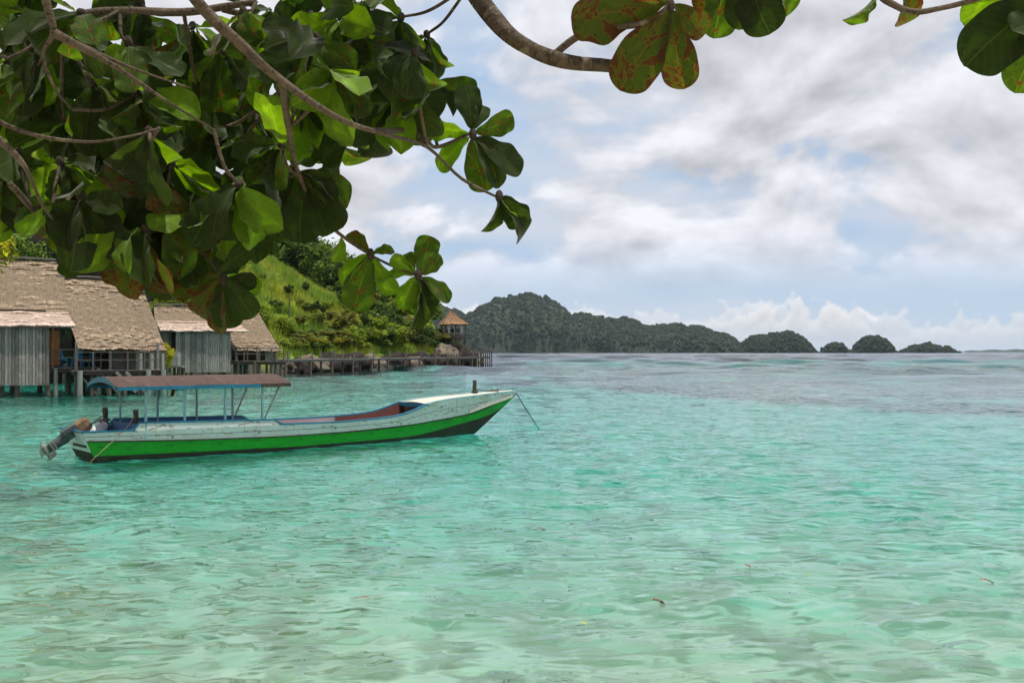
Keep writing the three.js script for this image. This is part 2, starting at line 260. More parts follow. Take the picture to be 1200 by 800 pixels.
// ---------- sea ----------
{
  const WV = [], Rw = rng(99);
  for (let i = 0; i < 64; i++) {
    const L = 0.2 * Math.pow(1.9 / 0.2, Math.pow(Rw(), 1.1)), dir = (Rw() + Rw() + Rw() - 1.5) * 1.25 + 0.25, k = 2 * Math.PI / L;
    WV.push({ L, kx: k * Math.sin(dir), kz: k * Math.cos(dir), a: 0.034 / k * (L > 0.8 ? 0.62 : 1), ph: Rw() * 6.283 });
  }
  for (let i = 0; i < 60; i++) {   // longer chop offshore
    const L = 3 * Math.pow(14, Rw()), dir = (Rw() + Rw() - 1) * 1.3 + 0.2, k = 2 * Math.PI / L;
    WV.push({ L, kx: k * Math.sin(dir), kz: k * Math.cos(dir), a: 0.032 / k, ph: Rw() * 6.283, off: true });
  }
  const rings = []; for (let r = 2.2; r < 150; r *= 1.0042) rings.push(r);
  for (let r = 150; r < 1700; r *= 1.006) rings.push(r); for (let r = 1700; r < 9400; r *= 1.05) rings.push(r); rings.push(9400);
  // fine wedge where it is looked at, coarser round the back
  const th = []; for (let k = -240; k <= 240; k++) th.push(k * 0.23 * Math.PI / 180); for (let k = 1; k < 24; k++) th.push((55.2 + k * (360 - 110.4) / 24) * Math.PI / 180); th.push(th[0] + 2 * Math.PI);
  const pos = [], nor = [], uv = [], idx = [], A = th.length;
  for (const r of rings) {
    const dr = r < 150 ? r * 0.0042 : r * 0.006, far = sstep(45, 170, r), use = r > 1700 ? [] : WV.filter((w) => w.L > dr * 2.6 && (!w.off || far > 0));
    for (const t of th) {
      const x = Math.sin(t) * r, z = -Math.cos(t) * r; let h = 0, hx = 0, hz = 0;
      if (Math.abs(t) < 1.0) {
        const gust = 0.72 + 0.34 * n2(x * 0.12 + 9, z * 0.18) + 0.2 * n2(x * 0.4, z * 0.5);
        for (const w of use) { const f = w.kx * x + w.kz * z + w.ph, q = clamp((w.L / dr - 2.6) / 3) * (w.off ? far : gust), c = Math.cos(f); h += q * w.a * Math.sin(f); hx += q * w.a * w.kx * c; hz += q * w.a * w.kz * c; }
      }
      pos.push(x, h, z); const l = 1 / Math.hypot(hx, 1, hz); nor.push(-hx * l, l, -hz * l); uv.push(x, -z);
    }
  }
  for (let j = 0; j < rings.length - 1; j++) for (let k = 0; k < A - 1; k++) { const a = j * A + k, b = a + A; idx.push(a, a + 1, b, a + 1, b + 1, b); }
  const g = new THREE.BufferGeometry(); g.setAttribute('position', new THREE.Float32BufferAttribute(pos, 3)); g.setAttribute('normal', new THREE.Float32BufferAttribute(nor, 3)); g.setAttribute('uv', new THREE.Float32BufferAttribute(uv, 2)); g.setIndex(idx);
  const T = 7.3, S = 1024, sx = new Float32Array(S * S), sz = new Float32Array(S * S), Rn = rng(5);
  for (let i = 0; i < 90; i++) {
    let a, b, L; do { a = Math.round((Rn() + Rn() + Rn() - 1.5) * 26); b = Math.round((Rn() - 0.5) * 90); L = T / Math.hypot(a, b); } while (!(L > 0.13 && L < 1.3));
    const am = 0.0215 * Math.pow(L / 0.5, 0.15), ph = Rn() * 6.283, kl = Math.hypot(a, b);
    const cu = new Float32Array(S), su = new Float32Array(S), cv = new Float32Array(S), sv = new Float32Array(S);
    for (let q = 0; q < S; q++) { const f = 2 * Math.PI * a * q / S + ph, e = 2 * Math.PI * b * q / S; cu[q] = Math.cos(f); su[q] = Math.sin(f); cv[q] = Math.cos(e); sv[q] = Math.sin(e); }
    for (let y = 0; y < S; y++) for (let x = 0; x < S; x++) { const c = cu[x] * cv[y] - su[x] * sv[y]; sx[y * S + x] += am * a / kl * c; sz[y * S + x] += am * b / kl * c; }
  }
  const nm = tex(S, S, (u, v) => { const o = Math.floor(v * S) * S + Math.floor(u * S), l = 1 / Math.hypot(sx[o], sz[o], 1); return [(-sx[o] * l * 0.5 + 0.5) * 255, (-sz[o] * l * 0.5 + 0.5) * 255, (l * 0.5 + 0.5) * 255]; }, false, [1 / T, 1 / T]);
  M.water = new THREE.MeshPhysicalMaterial({ color: '#ffffff', roughness: 0.0, transmission: 1, thickness: 2, ior: 1.33, attenuationColor: new THREE.Color().setRGB(0.67, 0.958, 0.969), attenuationDistance: 1, normalMap: nm, normalScale: new THREE.Vector2(1, 1) });
  struct('sea', g, M.water);
}
console.log('sea');

// ---------- headland ----------
const crest = [[-150, 92], [-90, 52], [-75, 42], [-64, 33], [-47, 20.5], [-35, 13.5], [-26, 8.0], [-18, 5.2], [-12, 4.2], [-7, 3.4], [-2, 2.5]];
function hillHeight(x, d) {
  const t = headland(x, d); if (t < -6) return -3;
  const c = tab(crest, x), w = lerp(9, 30, sstep(-12, -45, x)), back = 1 - 0.5 * sstep(178, 230, d);
  const p = t < 0 ? 0 : Math.pow(sstep(-w * 0.12, w, t), 0.85);
  return t < 0 ? t * 0.7 + 0.25 : 0.25 + c * p * back + (n2(x * 0.12, d * 0.12) * 0.9 + n2(x * 0.4, d * 0.4) * 0.3) * sstep(0, 8, t);
}
{
  const pos = [], uv = [], idx = [], col = [], NX = 200, ND = 170;
  for (let j = 0; j <= ND; j++) for (let i = 0; i <= NX; i++) {
    const x = lerp(-150, 2, Math.pow(i / NX, 0.75)), d = lerp(48, 245, j / ND), h = hillHeight(x, d); pos.push(x, h, -d); uv.push(x, d);
    const rocky = 1 - sstep(0.8, 1.9, h + n2(x * 0.3, d * 0.3) * 0.8), k = 0.85 + 0.3 * n2(x * 0.25, d * 0.25), yl = sstep(-0.2, 0.7, n2(x * 0.09 + 4, d * 0.09));
    col.push(lerp(lerp(0.24, 0.38, yl) * k, 0.055, rocky), lerp(lerp(0.36, 0.42, yl) * k, 0.047, rocky), lerp(0.016 * k, 0.036, rocky));
  }
  for (let j = 0; j < ND; j++) for (let i = 0; i < NX; i++) { const a = j * (NX + 1) + i, b = a + NX + 1; idx.push(a, a + 1, b, a + 1, b + 1, b); }
  struct('hill', geo(pos, uv, idx, col), std({ vertexColors: true, roughness: 1, map: tex(256, 256, (u, v) => { const k = 150 + 105 * tfb(u, v, 12, 12, 4, 271); return [k, k, k]; }, true, [0.4, 0.4]) }));
  // grass on the slope
  const tp = [], tc = [], Rg = rng(31);
  for (let b = 0; b < 9; b++) { const a = Rg() * 6.283, r = Rg() * 0.25, l = 0.35 + Rg() * 0.45, bx = Math.cos(a) * r, bz = Math.sin(a) * r, ox = Math.cos(a + 1.57) * 0.05, oz = Math.sin(a + 1.57) * 0.05; tp.push(bx - ox, -0.1, bz - oz, bx + ox, -0.1, bz + oz, bx * 2.2 + Math.cos(a) * 0.12, l, bz * 2.2 + Math.sin(a) * 0.12); }
  const tg = geo(tp), mats = [], tint = [], m4 = new THREE.Matrix4(), e = new THREE.Euler(), q = new THREE.Quaternion();
  for (let i = 0; i < 60000 && mats.length < 34000; i++) {
    const x = lerp(-75, -6, Math.pow(Rg(), 0.8)), d = 90 + Rg() * 105, h = hillHeight(x, d); if (h < 1.3 + Rg() * 1.2 || headland(x, d) < 0.8) continue;
    const s = 0.7 + Rg() * 0.9; mats.push(m4.compose(V(x, h, -d), q.setFromEuler(e.set((Rg() - 0.5) * 0.5, Rg() * 6.28, (Rg() - 0.5) * 0.5)), V(s, s * (0.7 + Rg() * 0.5), s)).clone());
    const k = 0.7 + 0.5 * Rg(), yl = clamp(0.45 + 0.7 * n2(x * 0.09 + 4, d * 0.09) + (Rg() - 0.5) * 0.5), c = new THREE.Color().setRGB(lerp(0.20, 0.37, yl) * k, lerp(0.33, 0.40, yl) * k, 0.014 * k); tint.push(c);
  }
  const gi = new THREE.InstancedMesh(tg, new THREE.MeshPhysicalMaterial({ roughness: 1, transmission: 0.3, thickness: 0, side: THREE.DoubleSide }), mats.length);
  mats.forEach((m, i) => { gi.setMatrixAt(i, m); gi.setColorAt(i, tint[i]); }); gi.name = 'hill_grass'; gi.castShadow = gi.receiveShadow = true;
  gi.userData = { kind: 'stuff', label: 'yellow green grass covering the steep headland slope', category: 'grass' }; scene.add(gi);
}
console.log('hill');

// ---------- far islands ----------
function island(name, prof, dist, thick, trees, tintBase) {
  const o = new THREE.Group(); o.name = numbered(name); o.userData = { kind: 'structure' }; scene.add(o);
  const P = prof.map(([px, py]) => [(px - 600) / F * dist, Math.max(0, (411.6 - py) / F * dist * 0.97)]), x0 = P[0][0], x1 = P[P.length - 1][0];
  const hAt = (x, v) => { const h = tab(P, x) * (1 + 0.07 * n2(x * 0.021, dist) + 0.025 * n2(x * 0.06 + 9, dist)), s = Math.max(0, 1 - v * v); return h * Math.pow(s, 0.55) * (1 - 0.16 * Math.abs(n2(x * 0.012, v * 2.1 + dist)) * Math.abs(v)) - 2 * (1 - s); };
  const NX = Math.min(160, Math.round((x1 - x0) / 9) + 12), NV = 18;
  mesh('slope', grid(NX, NV, (u, v) => { const x = lerp(x0, x1, u), w = v * 2 - 1, th = thick * (0.55 + 0.45 * clamp(tab(P, x) / 60)) * (1 + 0.2 * n2(x * 0.01, 4)); return { p: V(x, hAt(x, w), -dist - w * th), uv: [x, w * th] }; }), std({ color: new THREE.Color().setRGB(0.028, 0.042, 0.022), roughness: 1 }), o);
  const g = new THREE.IcosahedronGeometry(1, 1), a = g.attributes.position; for (let i = 0; i < a.count; i++) { const v = V(a.getX(i), a.getY(i), a.getZ(i)), k = 1 + 0.3 * n3(v.x * 1.7, v.y * 1.7, v.z * 1.7); a.setXYZ(i, v.x * k, v.y * k, v.z * k); } g.computeVertexNormals();
  const Rg = rng(Math.round(dist) + trees), im = new THREE.InstancedMesh(g, std({ roughness: 1 }), trees), m4 = new THREE.Matrix4(), q = new THREE.Quaternion(), e = new THREE.Euler();
  for (let i = 0; i < trees; i++) {
    const x = lerp(x0, x1, Rg()), w = -1 + Rg() * 1.25, th = thick * (0.55 + 0.45 * clamp(tab(P, x) / 60)) * (1 + 0.2 * n2(x * 0.01, 4)), s = (1.3 + Rg() * Rg() * Rg() * 6) * clamp(0.5 + dist / 6000), y = hAt(x, w);
    im.setMatrixAt(i, m4.compose(V(x, Math.max(y, 0.5), -dist - w * th), q.setFromEuler(e.set(Rg() * 6, Rg() * 6, Rg() * 6)), V(s, s * (0.7 + Rg() * 0.8), s)));
    const k = 0.55 + Rg() * 0.9; im.setColorAt(i, new THREE.Color().setRGB(0.015 * k * tintBase, 0.026 * k * tintBase, 0.012 * k * tintBase));
  }
  im.name = 'forest'; im.userData = { kind: 'stuff' }; im.castShadow = im.receiveShadow = true; o.add(im);
}
island('island', [[440, 411], [470, 375], [495, 350], [510, 352], [528, 359], [545, 366], [555, 362], [580, 350], [600, 345], [620, 342], [640, 346], [660, 360], [675, 367], [690, 364], [705, 369], [720, 371], [745, 374], [760, 382], [775, 380], [790, 378], [808, 382], [820, 380], [832, 388], [840, 387], [855, 398], [866, 405], [872, 411.6]], 2300, 260, 20000, 1);
island('island', [[862, 411.6], [868, 405], [874, 398], [882, 392], [890, 391], [905, 389], [925, 386], [938, 391], [946, 400], [953, 411.6]], 1900, 70, 2600, 0.95);
island('island', [[962, 411.6], [968, 404], [976, 400], [986, 401], [996, 411.6]], 1800, 26, 600, 0.95);
island('island', [[997, 411.6], [1003, 403], [1011, 394], [1024, 392], [1038, 396], [1048, 411.6]], 1850, 38, 1000, 0.95);
island('island', [[1052, 411.6], [1062, 408], [1074, 403], [1083, 400], [1092, 402], [1104, 405], [1110, 404], [1121, 411.6]], 1950, 40, 1000, 0.95);
island('island', [[1128, 411.8], [1138, 409.6], [1150, 410.4], [1162, 408.6], [1178, 409.6], [1190, 408.2], [1215, 409.8], [1250, 408], [1300, 411.8]], 7600, 200, 500, 1);
console.log('islands');

// ---------- houses on piles ----------
function thatchSlope(name, a0, a1, b0, b1, mat, parent, rowH = 0.27, thick = 0.10, seed = 1) {   // ridge a0..a1, eave b0..b1
  const Rt = rng(seed), len = a0.clone().add(a1).distanceTo(b0.clone().add(b1)) / 2, rows = Math.max(3, Math.round(len / rowH)), pos = [], uv = [], col = [], idx = [];
  const n = b0.clone().sub(a0).cross(a1.clone().sub(a0)).normalize(); if (n.y < 0) n.negate();
  for (let r = rows - 1; r >= 0; r--) {
    const t0 = Math.max(0, (r - 0.55) / rows), t1 = (r + 1) / rows, w = b0.clone().lerp(b1, 0).distanceTo(b1), segs = Math.max(6, Math.round(w / 0.085)), base = pos.length / 3, rowK = 0.82 + Rt() * 0.3;
    let jag = 0;
    for (let s = 0; s <= segs; s++) {
      const u = s / segs; jag = jag * 0.45 + (Rt() - 0.5) * 0.09;
      const top = a0.clone().lerp(b0, t0).lerp(a1.clone().lerp(b1, t0), u), tl = t1 + jag / len, bot = a0.clone().lerp(b0, tl).lerp(a1.clone().lerp(b1, tl), u);
      const lift = thick * (0.5 + 0.3 * Rt()), bow = -0.10 * Math.sin(Math.PI * t1) + 0.05 * n2(u * 5 + seed, r * 0.5);
      top.addScaledVector(n, 0.01 + bow); bot.addScaledVector(n, lift + bow); const und = bot.clone().addScaledVector(n, -thick * 0.85);
      const k = rowK * (0.72 + Rt() * 0.5);
      for (const [p, kk] of [[top, k * 0.95], [bot, k], [und, k * 0.9]]) { pos.push(p.x, p.y, p.z); col.push(kk, kk * 0.97, kk * 0.94); }
      uv.push(u * w, t0 * len, u * w, t1 * len, u * w, t1 * len + 0.08);
    }
    for (let s = 0; s < segs; s++) { const p = base + s * 3; idx.push(p, p + 1, p + 3, p + 1, p + 4, p + 3, p + 1, p + 2, p + 4, p + 2, p + 5, p + 4); }
  }
  // underside
  const o = pos.length / 3; for (const p of [a0, a1, b0, b1]) { pos.push(p.x - n.x * 0.04, p.y - n.y * 0.04, p.z - n.z * 0.04); col.push(0.7, 0.68, 0.64); uv.push(p.x, p.z); } idx.push(o, o + 1, o + 2, o + 1, o + 3, o + 2);
  let g = geo(pos, uv, idx, col).toNonIndexed(); g.computeVertexNormals(); return mesh(name, g, mat, parent);
}
function roof(parent, rx0, rx1, ry, rz, ex0, ex1, ey, ez, seed, name = 'thatch_slope', mat = M.thatch) {   // gabled roof, front slope to ez, matching back slope
  thatchSlope(name, V(rx0, ry, rz), V(rx1, ry, rz), V(ex0, ey, ez), V(ex1, ey, ez), mat, parent, 0.2, 0.055, seed);
  const bz = rz - (ez - rz) * 0.8, by = ry - (ry - ey) * 0.8;
  thatchSlope(name, V(rx1, ry, rz - 0.02), V(rx0, ry, rz - 0.02), V(ex1, by, bz), V(ex0, by, bz), mat, parent, 0.2, 0.055, seed + 1);
  const cap = []; for (let i = 0; i < 9; i++) { const a = lerp(rx0, rx1, i / 9), b = lerp(rx0, rx1, (i + 1) / 9); cap.push(beam(V(a, ry + 0.1 + 0.03 * n2(i, seed), rz), V(b + 0.03, ry + 0.1 + 0.03 * n2(i + 1, seed), rz), 0.32, 0.1)); }
  mesh('ridge_cap', cap, M.greyWood2, parent);
  // gable screens
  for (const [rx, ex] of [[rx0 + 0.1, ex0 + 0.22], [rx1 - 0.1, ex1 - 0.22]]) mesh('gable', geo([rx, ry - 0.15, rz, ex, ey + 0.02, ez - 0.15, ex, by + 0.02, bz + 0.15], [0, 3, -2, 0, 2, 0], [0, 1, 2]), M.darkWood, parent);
}
function boards(parent, a, b, y0, y1, w = 0.17, seed = 1, name = 'board') {   // vertical boards from a to b
  const Rb = rng(seed), L = Math.hypot(b[0] - a[0], b[1] - a[1]), n = Math.round(L / w), ang = Math.atan2(-(b[1] - a[1]), b[0] - a[0]), vars = [];
  for (let v = 0; v < 4; v++) vars.push(box(L / n - 0.022, y1 - y0 + (v - 1.5) * 0.012, 0.035, v * 0.3, (y0 + y1) / 2 * 0));
  const lo = vars.map((g, v) => { g.translate(-v * 0.3, 0, 0); return g; }), ms = [M.greyWood, M.greyWood2, M.greyWood3, M.greyWood];
  for (let i = 0; i < n; i++) { const t = (i + 0.5) / n, k = Math.floor(Rb() * 4), o = mesh(name, lo[k], ms[Math.floor(Rb() * 4)], parent); o.position.set(lerp(a[0], b[0], t) + Math.sin(ang) * (Rb() - 0.5) * 0.02, (y0 + y1) / 2, lerp(a[1], b[1], t) + Math.cos(ang) * (Rb() - 0.5) * 0.025); o.rotation.y = ang; }
}
const pileGeo = new THREE.CylinderGeometry(0.11, 0.13, 1, 9);
function pile(parent, x, z, y0, y1, r = 1, m = M.pile, name = 'pile') { const o = mesh(name, pileGeo, m, parent); o.scale.set(r, y1 - y0, r); o.position.set(x, (y0 + y1) / 2, z); o.rotation.set((R() - 0.5) * 0.03, R() * 6, (R() - 0.5) * 0.03); return o; }
function rail(parent, a, b, y, posts) {
  const A = V(a[0], 0, a[1]), B = V(b[0], 0, b[1]);
  for (let i = 0; i <= posts; i++) { const p = A.clone().lerp(B, i / posts); mesh('rail_post', beam(V(p.x, y, p.z), V(p.x, y + 1.0, p.z), 0.08, 0.08), M.pile, parent); }
  for (const h of [0.98, 0.55]) mesh('handrail', beam(V(a[0], y + h, a[1]), V(b[0], y + h, b[1]), 0.06, 0.05), M.pile, parent);
}
function pilesGrid(parent, x0, x1, z0, z1, top, nx, nz, r = 1) { for (let i = 0; i < nx; i++) for (let j = 0; j < nz; j++) pile(parent, lerp(x0, x1, nx > 1 ? i / (nx - 1) : 0.5) + (R() - 0.5) * 0.15, lerp(z0, z1, nz > 1 ? j / (nz - 1) : 0.5), -2.9, top, r * (0.85 + R() * 0.35)); }
function deck(parent, x0, x1, z0, z1, y) {
  const g = []; const n = Math.round((x1 - x0) / 0.2); for (let i = 0; i < n; i++) g.push(box((x1 - x0) / n - 0.02, 0.04, z1 - z0, lerp(x0, x1, (i + 0.5) / n), y, (z0 + z1) / 2));
  mesh('deck', g, M.greyWood2, parent);
  for (const z of [z0 + 0.12, z1 - 0.12]) mesh('joist', beam(V(x0, y - 0.13, z), V(x1, y - 0.13, z), 0.12, 0.2), M.darkWood, parent);
}
const YAW = 30 * Math.PI / 180;
// hut A: big roof, lean-to, boarded washroom on piles
{
  const p = at(57, 412, 53.0), h = thing('stilt_house', 'largest thatched house on stilts at the left edge with grey boarded washroom', 'house', [p.x, 0, p.z], YAW, 'thatched stilt houses in the bay');
  roof(h, -8.2, 1.2, 7.55, -5.0, -8.4, 1.05, 4.1, -1.55, 301);
  thatchSlope('lean_to_slope', V(-6, 4.5, -1.75), V(1.1, 4.5, -1.75), V(-6, 3.62, 0.28), V(1.3, 3.62, 0.28), M.thatchPale, h, 0.3, 0.08, 311);
  boards(h, [-4.4, 0], [0, 0], 0.52, 3.6, 0.165, 321); boards(h, [0, -0.03], [0, -1.9], 0.52, 3.75, 0.165, 323);
  mesh('wall_beam', beam(V(-4.4, 3.62, 0.05), V(-0.55, 3.62, 0.05), 0.08, 0.08), M.darkWood, h);
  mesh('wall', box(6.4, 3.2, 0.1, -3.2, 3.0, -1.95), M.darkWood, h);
  mesh('door_post', beam(V(0.22, 1.5, -0.4), V(0.22, 3.6, -0.4), 0.16, 0.1), M.orangeWood, h); mesh('door_panel', box(0.5, 1.9, 0.05, 0.35, 2.5, -0.9), M.orangeWood, h);
  mesh('roof_vent', [new THREE.CylinderGeometry(0.05, 0.05, 0.6, 8).translate(-2.6, 4.25, -0.4), new THREE.CylinderGeometry(0.14, 0.14, 0.08, 8).translate(-2.6, 4.5, -0.4)], M.greyWood2, h);
  deck(h, -4.4, 2.6, -5.2, -0.2, 1.42); rail(h, [0.15, -0.2], [2.6, -0.2], 1.44, 2);
  pilesGrid(h, -4.2, -0.1, -4.6, -0.25, 0.52, 4, 2, 1.1); pilesGrid(h, -4.2, -0.1, -4.6, -0.6, 1.4, 3, 2); for (const [x, z] of [[0.35, -0.35], [1.5, -1.2], [2.5, -0.3], [1.2, -3], [2.5, -4]]) pile(h, x, z, -2.9, 1.4, 1.05, M.concrete);
}
function chair(px, d, yaw, y, label) {
  const p = at(px, 412, d), c = thing('plastic_chair', label, 'chair', [p.x, y, p.z], yaw, 'blue chairs on the porch');
  mesh('seat', box(0.46, 0.05, 0.46, 0, 0.44, 0), M.blueChair, c);
  mesh('backrest', grid(6, 4, (u, v) => ({ p: V((u - 0.5) * 0.48, 0.46 + v * 0.5, -0.22 - v * 0.12 + 0.08 * (2 * u - 1) ** 2), uv: [u, v] })), M.blueChair, c);
  for (const [x, z] of [[-1, -1], [1, -1], [-1, 1], [1, 1]]) mesh('leg', beam(V(x * 0.2, 0.44, z * 0.2), V(x * 0.24, 0, z * 0.24), 0.04, 0.04), M.blueChair, c);
}
// hut B
{
  const p = at(97, 412, 53.5), h = thing('stilt_house', 'middle thatched stilt house with open porch below, right of the largest roof', 'house', [p.x, 0, p.z], YAW, 'thatched stilt houses in the bay');
  roof(h, -0.9, 2.75, 6.55, -4.6, -0.25, 3.3, 2.42, 0.1, 331);
  deck(h, -0.6, 4.2, -4.6, 0.2, 1.28);
  rail(h, [-0.4, 0.1], [4.0, 0.1], 1.3, 5);
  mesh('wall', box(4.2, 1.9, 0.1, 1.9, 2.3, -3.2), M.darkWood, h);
  for (const x of [-0.3, 1.4, 2.8, 3.9]) mesh('porch_post', beam(V(x, 1.3, -0.3), V(x, 2.8, -0.3), 0.14, 0.14), M.greyWood, h);
  mesh('step_stringer', [beam(V(1.6, 1.2, 0.5), V(2.6, 0.1, 0.6), 0.08, 0.16), beam(V(2.1, 1.2, 0.5), V(3.1, 0.1, 0.6), 0.08, 0.16)], M.greyWood, h);
  for (let i = 0; i < 4; i++) mesh('brace', beam(V(-0.2 + i * 1.1, 1.15, -0.2), V(0.7 + i * 1.1, 0.0, -0.2), 0.06, 0.1), M.greyWood, h);
  pilesGrid(h, -0.4, 3.9, -4.3, -0.1, 1.26, 6, 3, 0.9); for (const [x, z] of [[-0.2, 0.3], [3.3, 0.3], [4.1, 0.2]]) pile(h, x, z, -2.9, 1.26, 1.25, M.concrete);
}
chair(71, 54.6, 1.0, 1.44, 'blue chair leaning by the orange door post on the porch'); chair(90, 54.8, 0.2, 1.44, 'blue chair behind the porch rail, left of the middle house eave'); chair(104, 56, -0.4, 1.3, 'blue chair in the dark under the middle house eave');
// hut C
{
  const p = at(173, 412, 56.5), h = thing('stilt_house', 'narrow thatched stilt house behind the middle one, with white walls below', 'house', [p.x, 0, p.z], YAW, 'thatched stilt houses in the bay');
  roof(h, -3.0, 0.55, 5.85, -4.3, -2.6, 1.05, 2.35, -0.2, 341);
  mesh('wall', box(2.4, 1.2, 0.1, -0.55, 1.9, -1.2), M.concrete, h); mesh('wall', box(0.1, 1.2, 2.4, 0.7, 1.9, -2.4), M.concrete, h);
  deck(h, -2.8, 1.1, -4, -0.2, 1.25); rail(h, [-1.2, -0.25], [1.0, -0.25], 1.27, 3); pilesGrid(h, -2.6, 0.9, -3.8, -0.4, 1.23, 4, 3, 1.2);
  for (const x of [-0.4, 0.2, 0.8]) pile(h, x, -0.1, -2.9, 2.2, 1.3, M.concrete, 'column');
}
// water tank and walkway wall between the huts
{
  const p = at(197, 412, 63), h = thing('water_tank', 'square grey concrete tank between the thatched stilt houses', 'tank', [p.x, 0, p.z], 0.2);
  mesh('tank_body', box(1.3, 0.85, 1.3, 0, 1.85, 0), M.concrete, h); mesh('platform', box(1.9, 0.12, 1.9, 0, 1.34, 0), M.greyWood2, h); pilesGrid(h, -0.8, 0.8, -0.8, 0.8, 1.3, 2, 2);
}
// hut D and E
{
  const p = at(270, 412, 73), h = thing('stilt_house', 'small thatched stilt house with grey boarded washroom, above the boat roof', 'house', [p.x, 0, p.z], YAW, 'thatched stilt houses in the bay');
  roof(h, -4.7, 0.2, 5.75, -3.9, -5.0, 0.9, 3.9, -1.5, 351);
  thatchSlope('lean_to_slope', V(-4.9, 4.55, -1.6), V(0.9, 4.55, -1.6), V(-5.0, 3.75, 0.3), V(1.3, 3.75, 0.3), M.thatchPale, h, 0.3, 0.08, 361);
  boards(h, [-3.9, 0], [0, 0], 0.8, 3.75, 0.165, 371); boards(h, [-4.9, -1.2], [-3.95, -1.2], 0.8, 3.85, 0.2, 373);
  mesh('wall', box(5.0, 3.0, 0.1, -2.2, 2.6, -1.9), M.darkWood, h);
  deck(h, -4.6, 2.0, -4.4, -0.2, 1.6); rail(h, [0.1, -0.25], [2.0, -0.25], 1.62, 2); pilesGrid(h, -4.4, 1.8, -4.2, -0.3, 1.58, 6, 2);
}
{
  const p = at(329, 412, 76), h = thing('stilt_house', 'rightmost thatched stilt house at the landward end of the jetty', 'house', [p.x, 0, p.z], YAW, 'thatched stilt houses in the bay');
  roof(h, -3.9, -0.75, 5.75, -4.2, -3.6, 0.05, 2.35, -0.1, 381);
  deck(h, -3.6, 0.3, -4.2, 0.1, 1.55); rail(h, [-3.5, 0.05], [0.2, 0.05], 1.57, 4);
  mesh('wall', box(3.2, 1.6, 0.1, -1.9, 2.4, -2.4), M.darkWood, h); for (const x of [-3.3, -1.7, -0.3]) mesh('porch_post', beam(V(x, 1.57, -0.3), V(x, 2.7, -0.3), 0.14, 0.14), M.greyWood, h);
  mesh('wall_panel', box(0.9, 1.0, 0.06, -0.6, 2.05, -0.6), M.concrete, h);
  pilesGrid(h, -3.4, 0.1, -4, -0.1, 1.5, 5, 2);
}
console.log('huts');

// ---------- jetty ----------
{
  const a = at(325, 412, 96), b = at(569, 412, 149), h = thing('jetty', 'long grey wooden jetty on thin piles below the headland', 'jetty', [a.x, 0, a.z], 0);
  const A = V(0, 0, 0), B = V(b.x - a.x, 0, b.z - a.z), dir = B.clone().normalize(), side = V(-dir.z, 0, dir.x), L = A.distanceTo(B);
  const W = 1.5, Y = 1.52, at2 = (t, s, y) => A.clone().addScaledVector(dir, t).addScaledVector(side, s).setY(y), pl = [];
  const ang = Math.atan2(-dir.z, dir.x);
  for (let t = 0; t < L; t += 0.3) { const g = box(0.27, 0.05, W, 0, 0, 0); g.rotateY(ang); const c = at2(t, 0, Y + (R() - 0.5) * 0.015); pl.push(g.translate(c.x, c.y, c.z)); }
  mesh('deck', pl, M.greyWood3, h);
  for (const s of [-0.6, 0.6]) mesh('joist', beam(at2(0, s, Y - 0.13), at2(L, s, Y - 0.13), 0.12, 0.2), M.greyWood2, h);
  for (let t = 0.5; t < L; t += 4.4) for (const s of [-0.65, 0.65]) { const c = at2(t + (R() - 0.5) * 0.4, s, 0); pile(h, c.x, c.z, -4.5, Y - 0.05, 1.05, M.pile); const e = at2(t + 0.3 + (R() - 0.5) * 0.3, s * 1.12, 0); if (s > 0 || R() < 0.3) mesh('bollard_post', beam(V(e.x, Y - 0.3, e.z), V(e.x + (R() - 0.5) * 0.05, Y + 0.7 + R() * 0.25, e.z), 0.13, 0.13), M.greyWood2, h); }
  for (let i = 0; i < 6; i++) for (const s of [-0.9, 0.9]) { const c = at2(L - 4 + i * 0.85, s, 0); pile(h, c.x, c.z, -5, Y + 0.9 + R() * 0.3, 0.8, M.pile); }
  mesh('landing_step', [beam(at2(L - 4.2, 0.9, 0.75), at2(L - 0.2, 0.9, 0.75), 0.5, 0.08), beam(at2(L - 4.2, -0.9, Y + 0.7), at2(L + 0.2, -0.9, Y + 0.7), 0.08, 0.08)], M.greyWood, h);
}
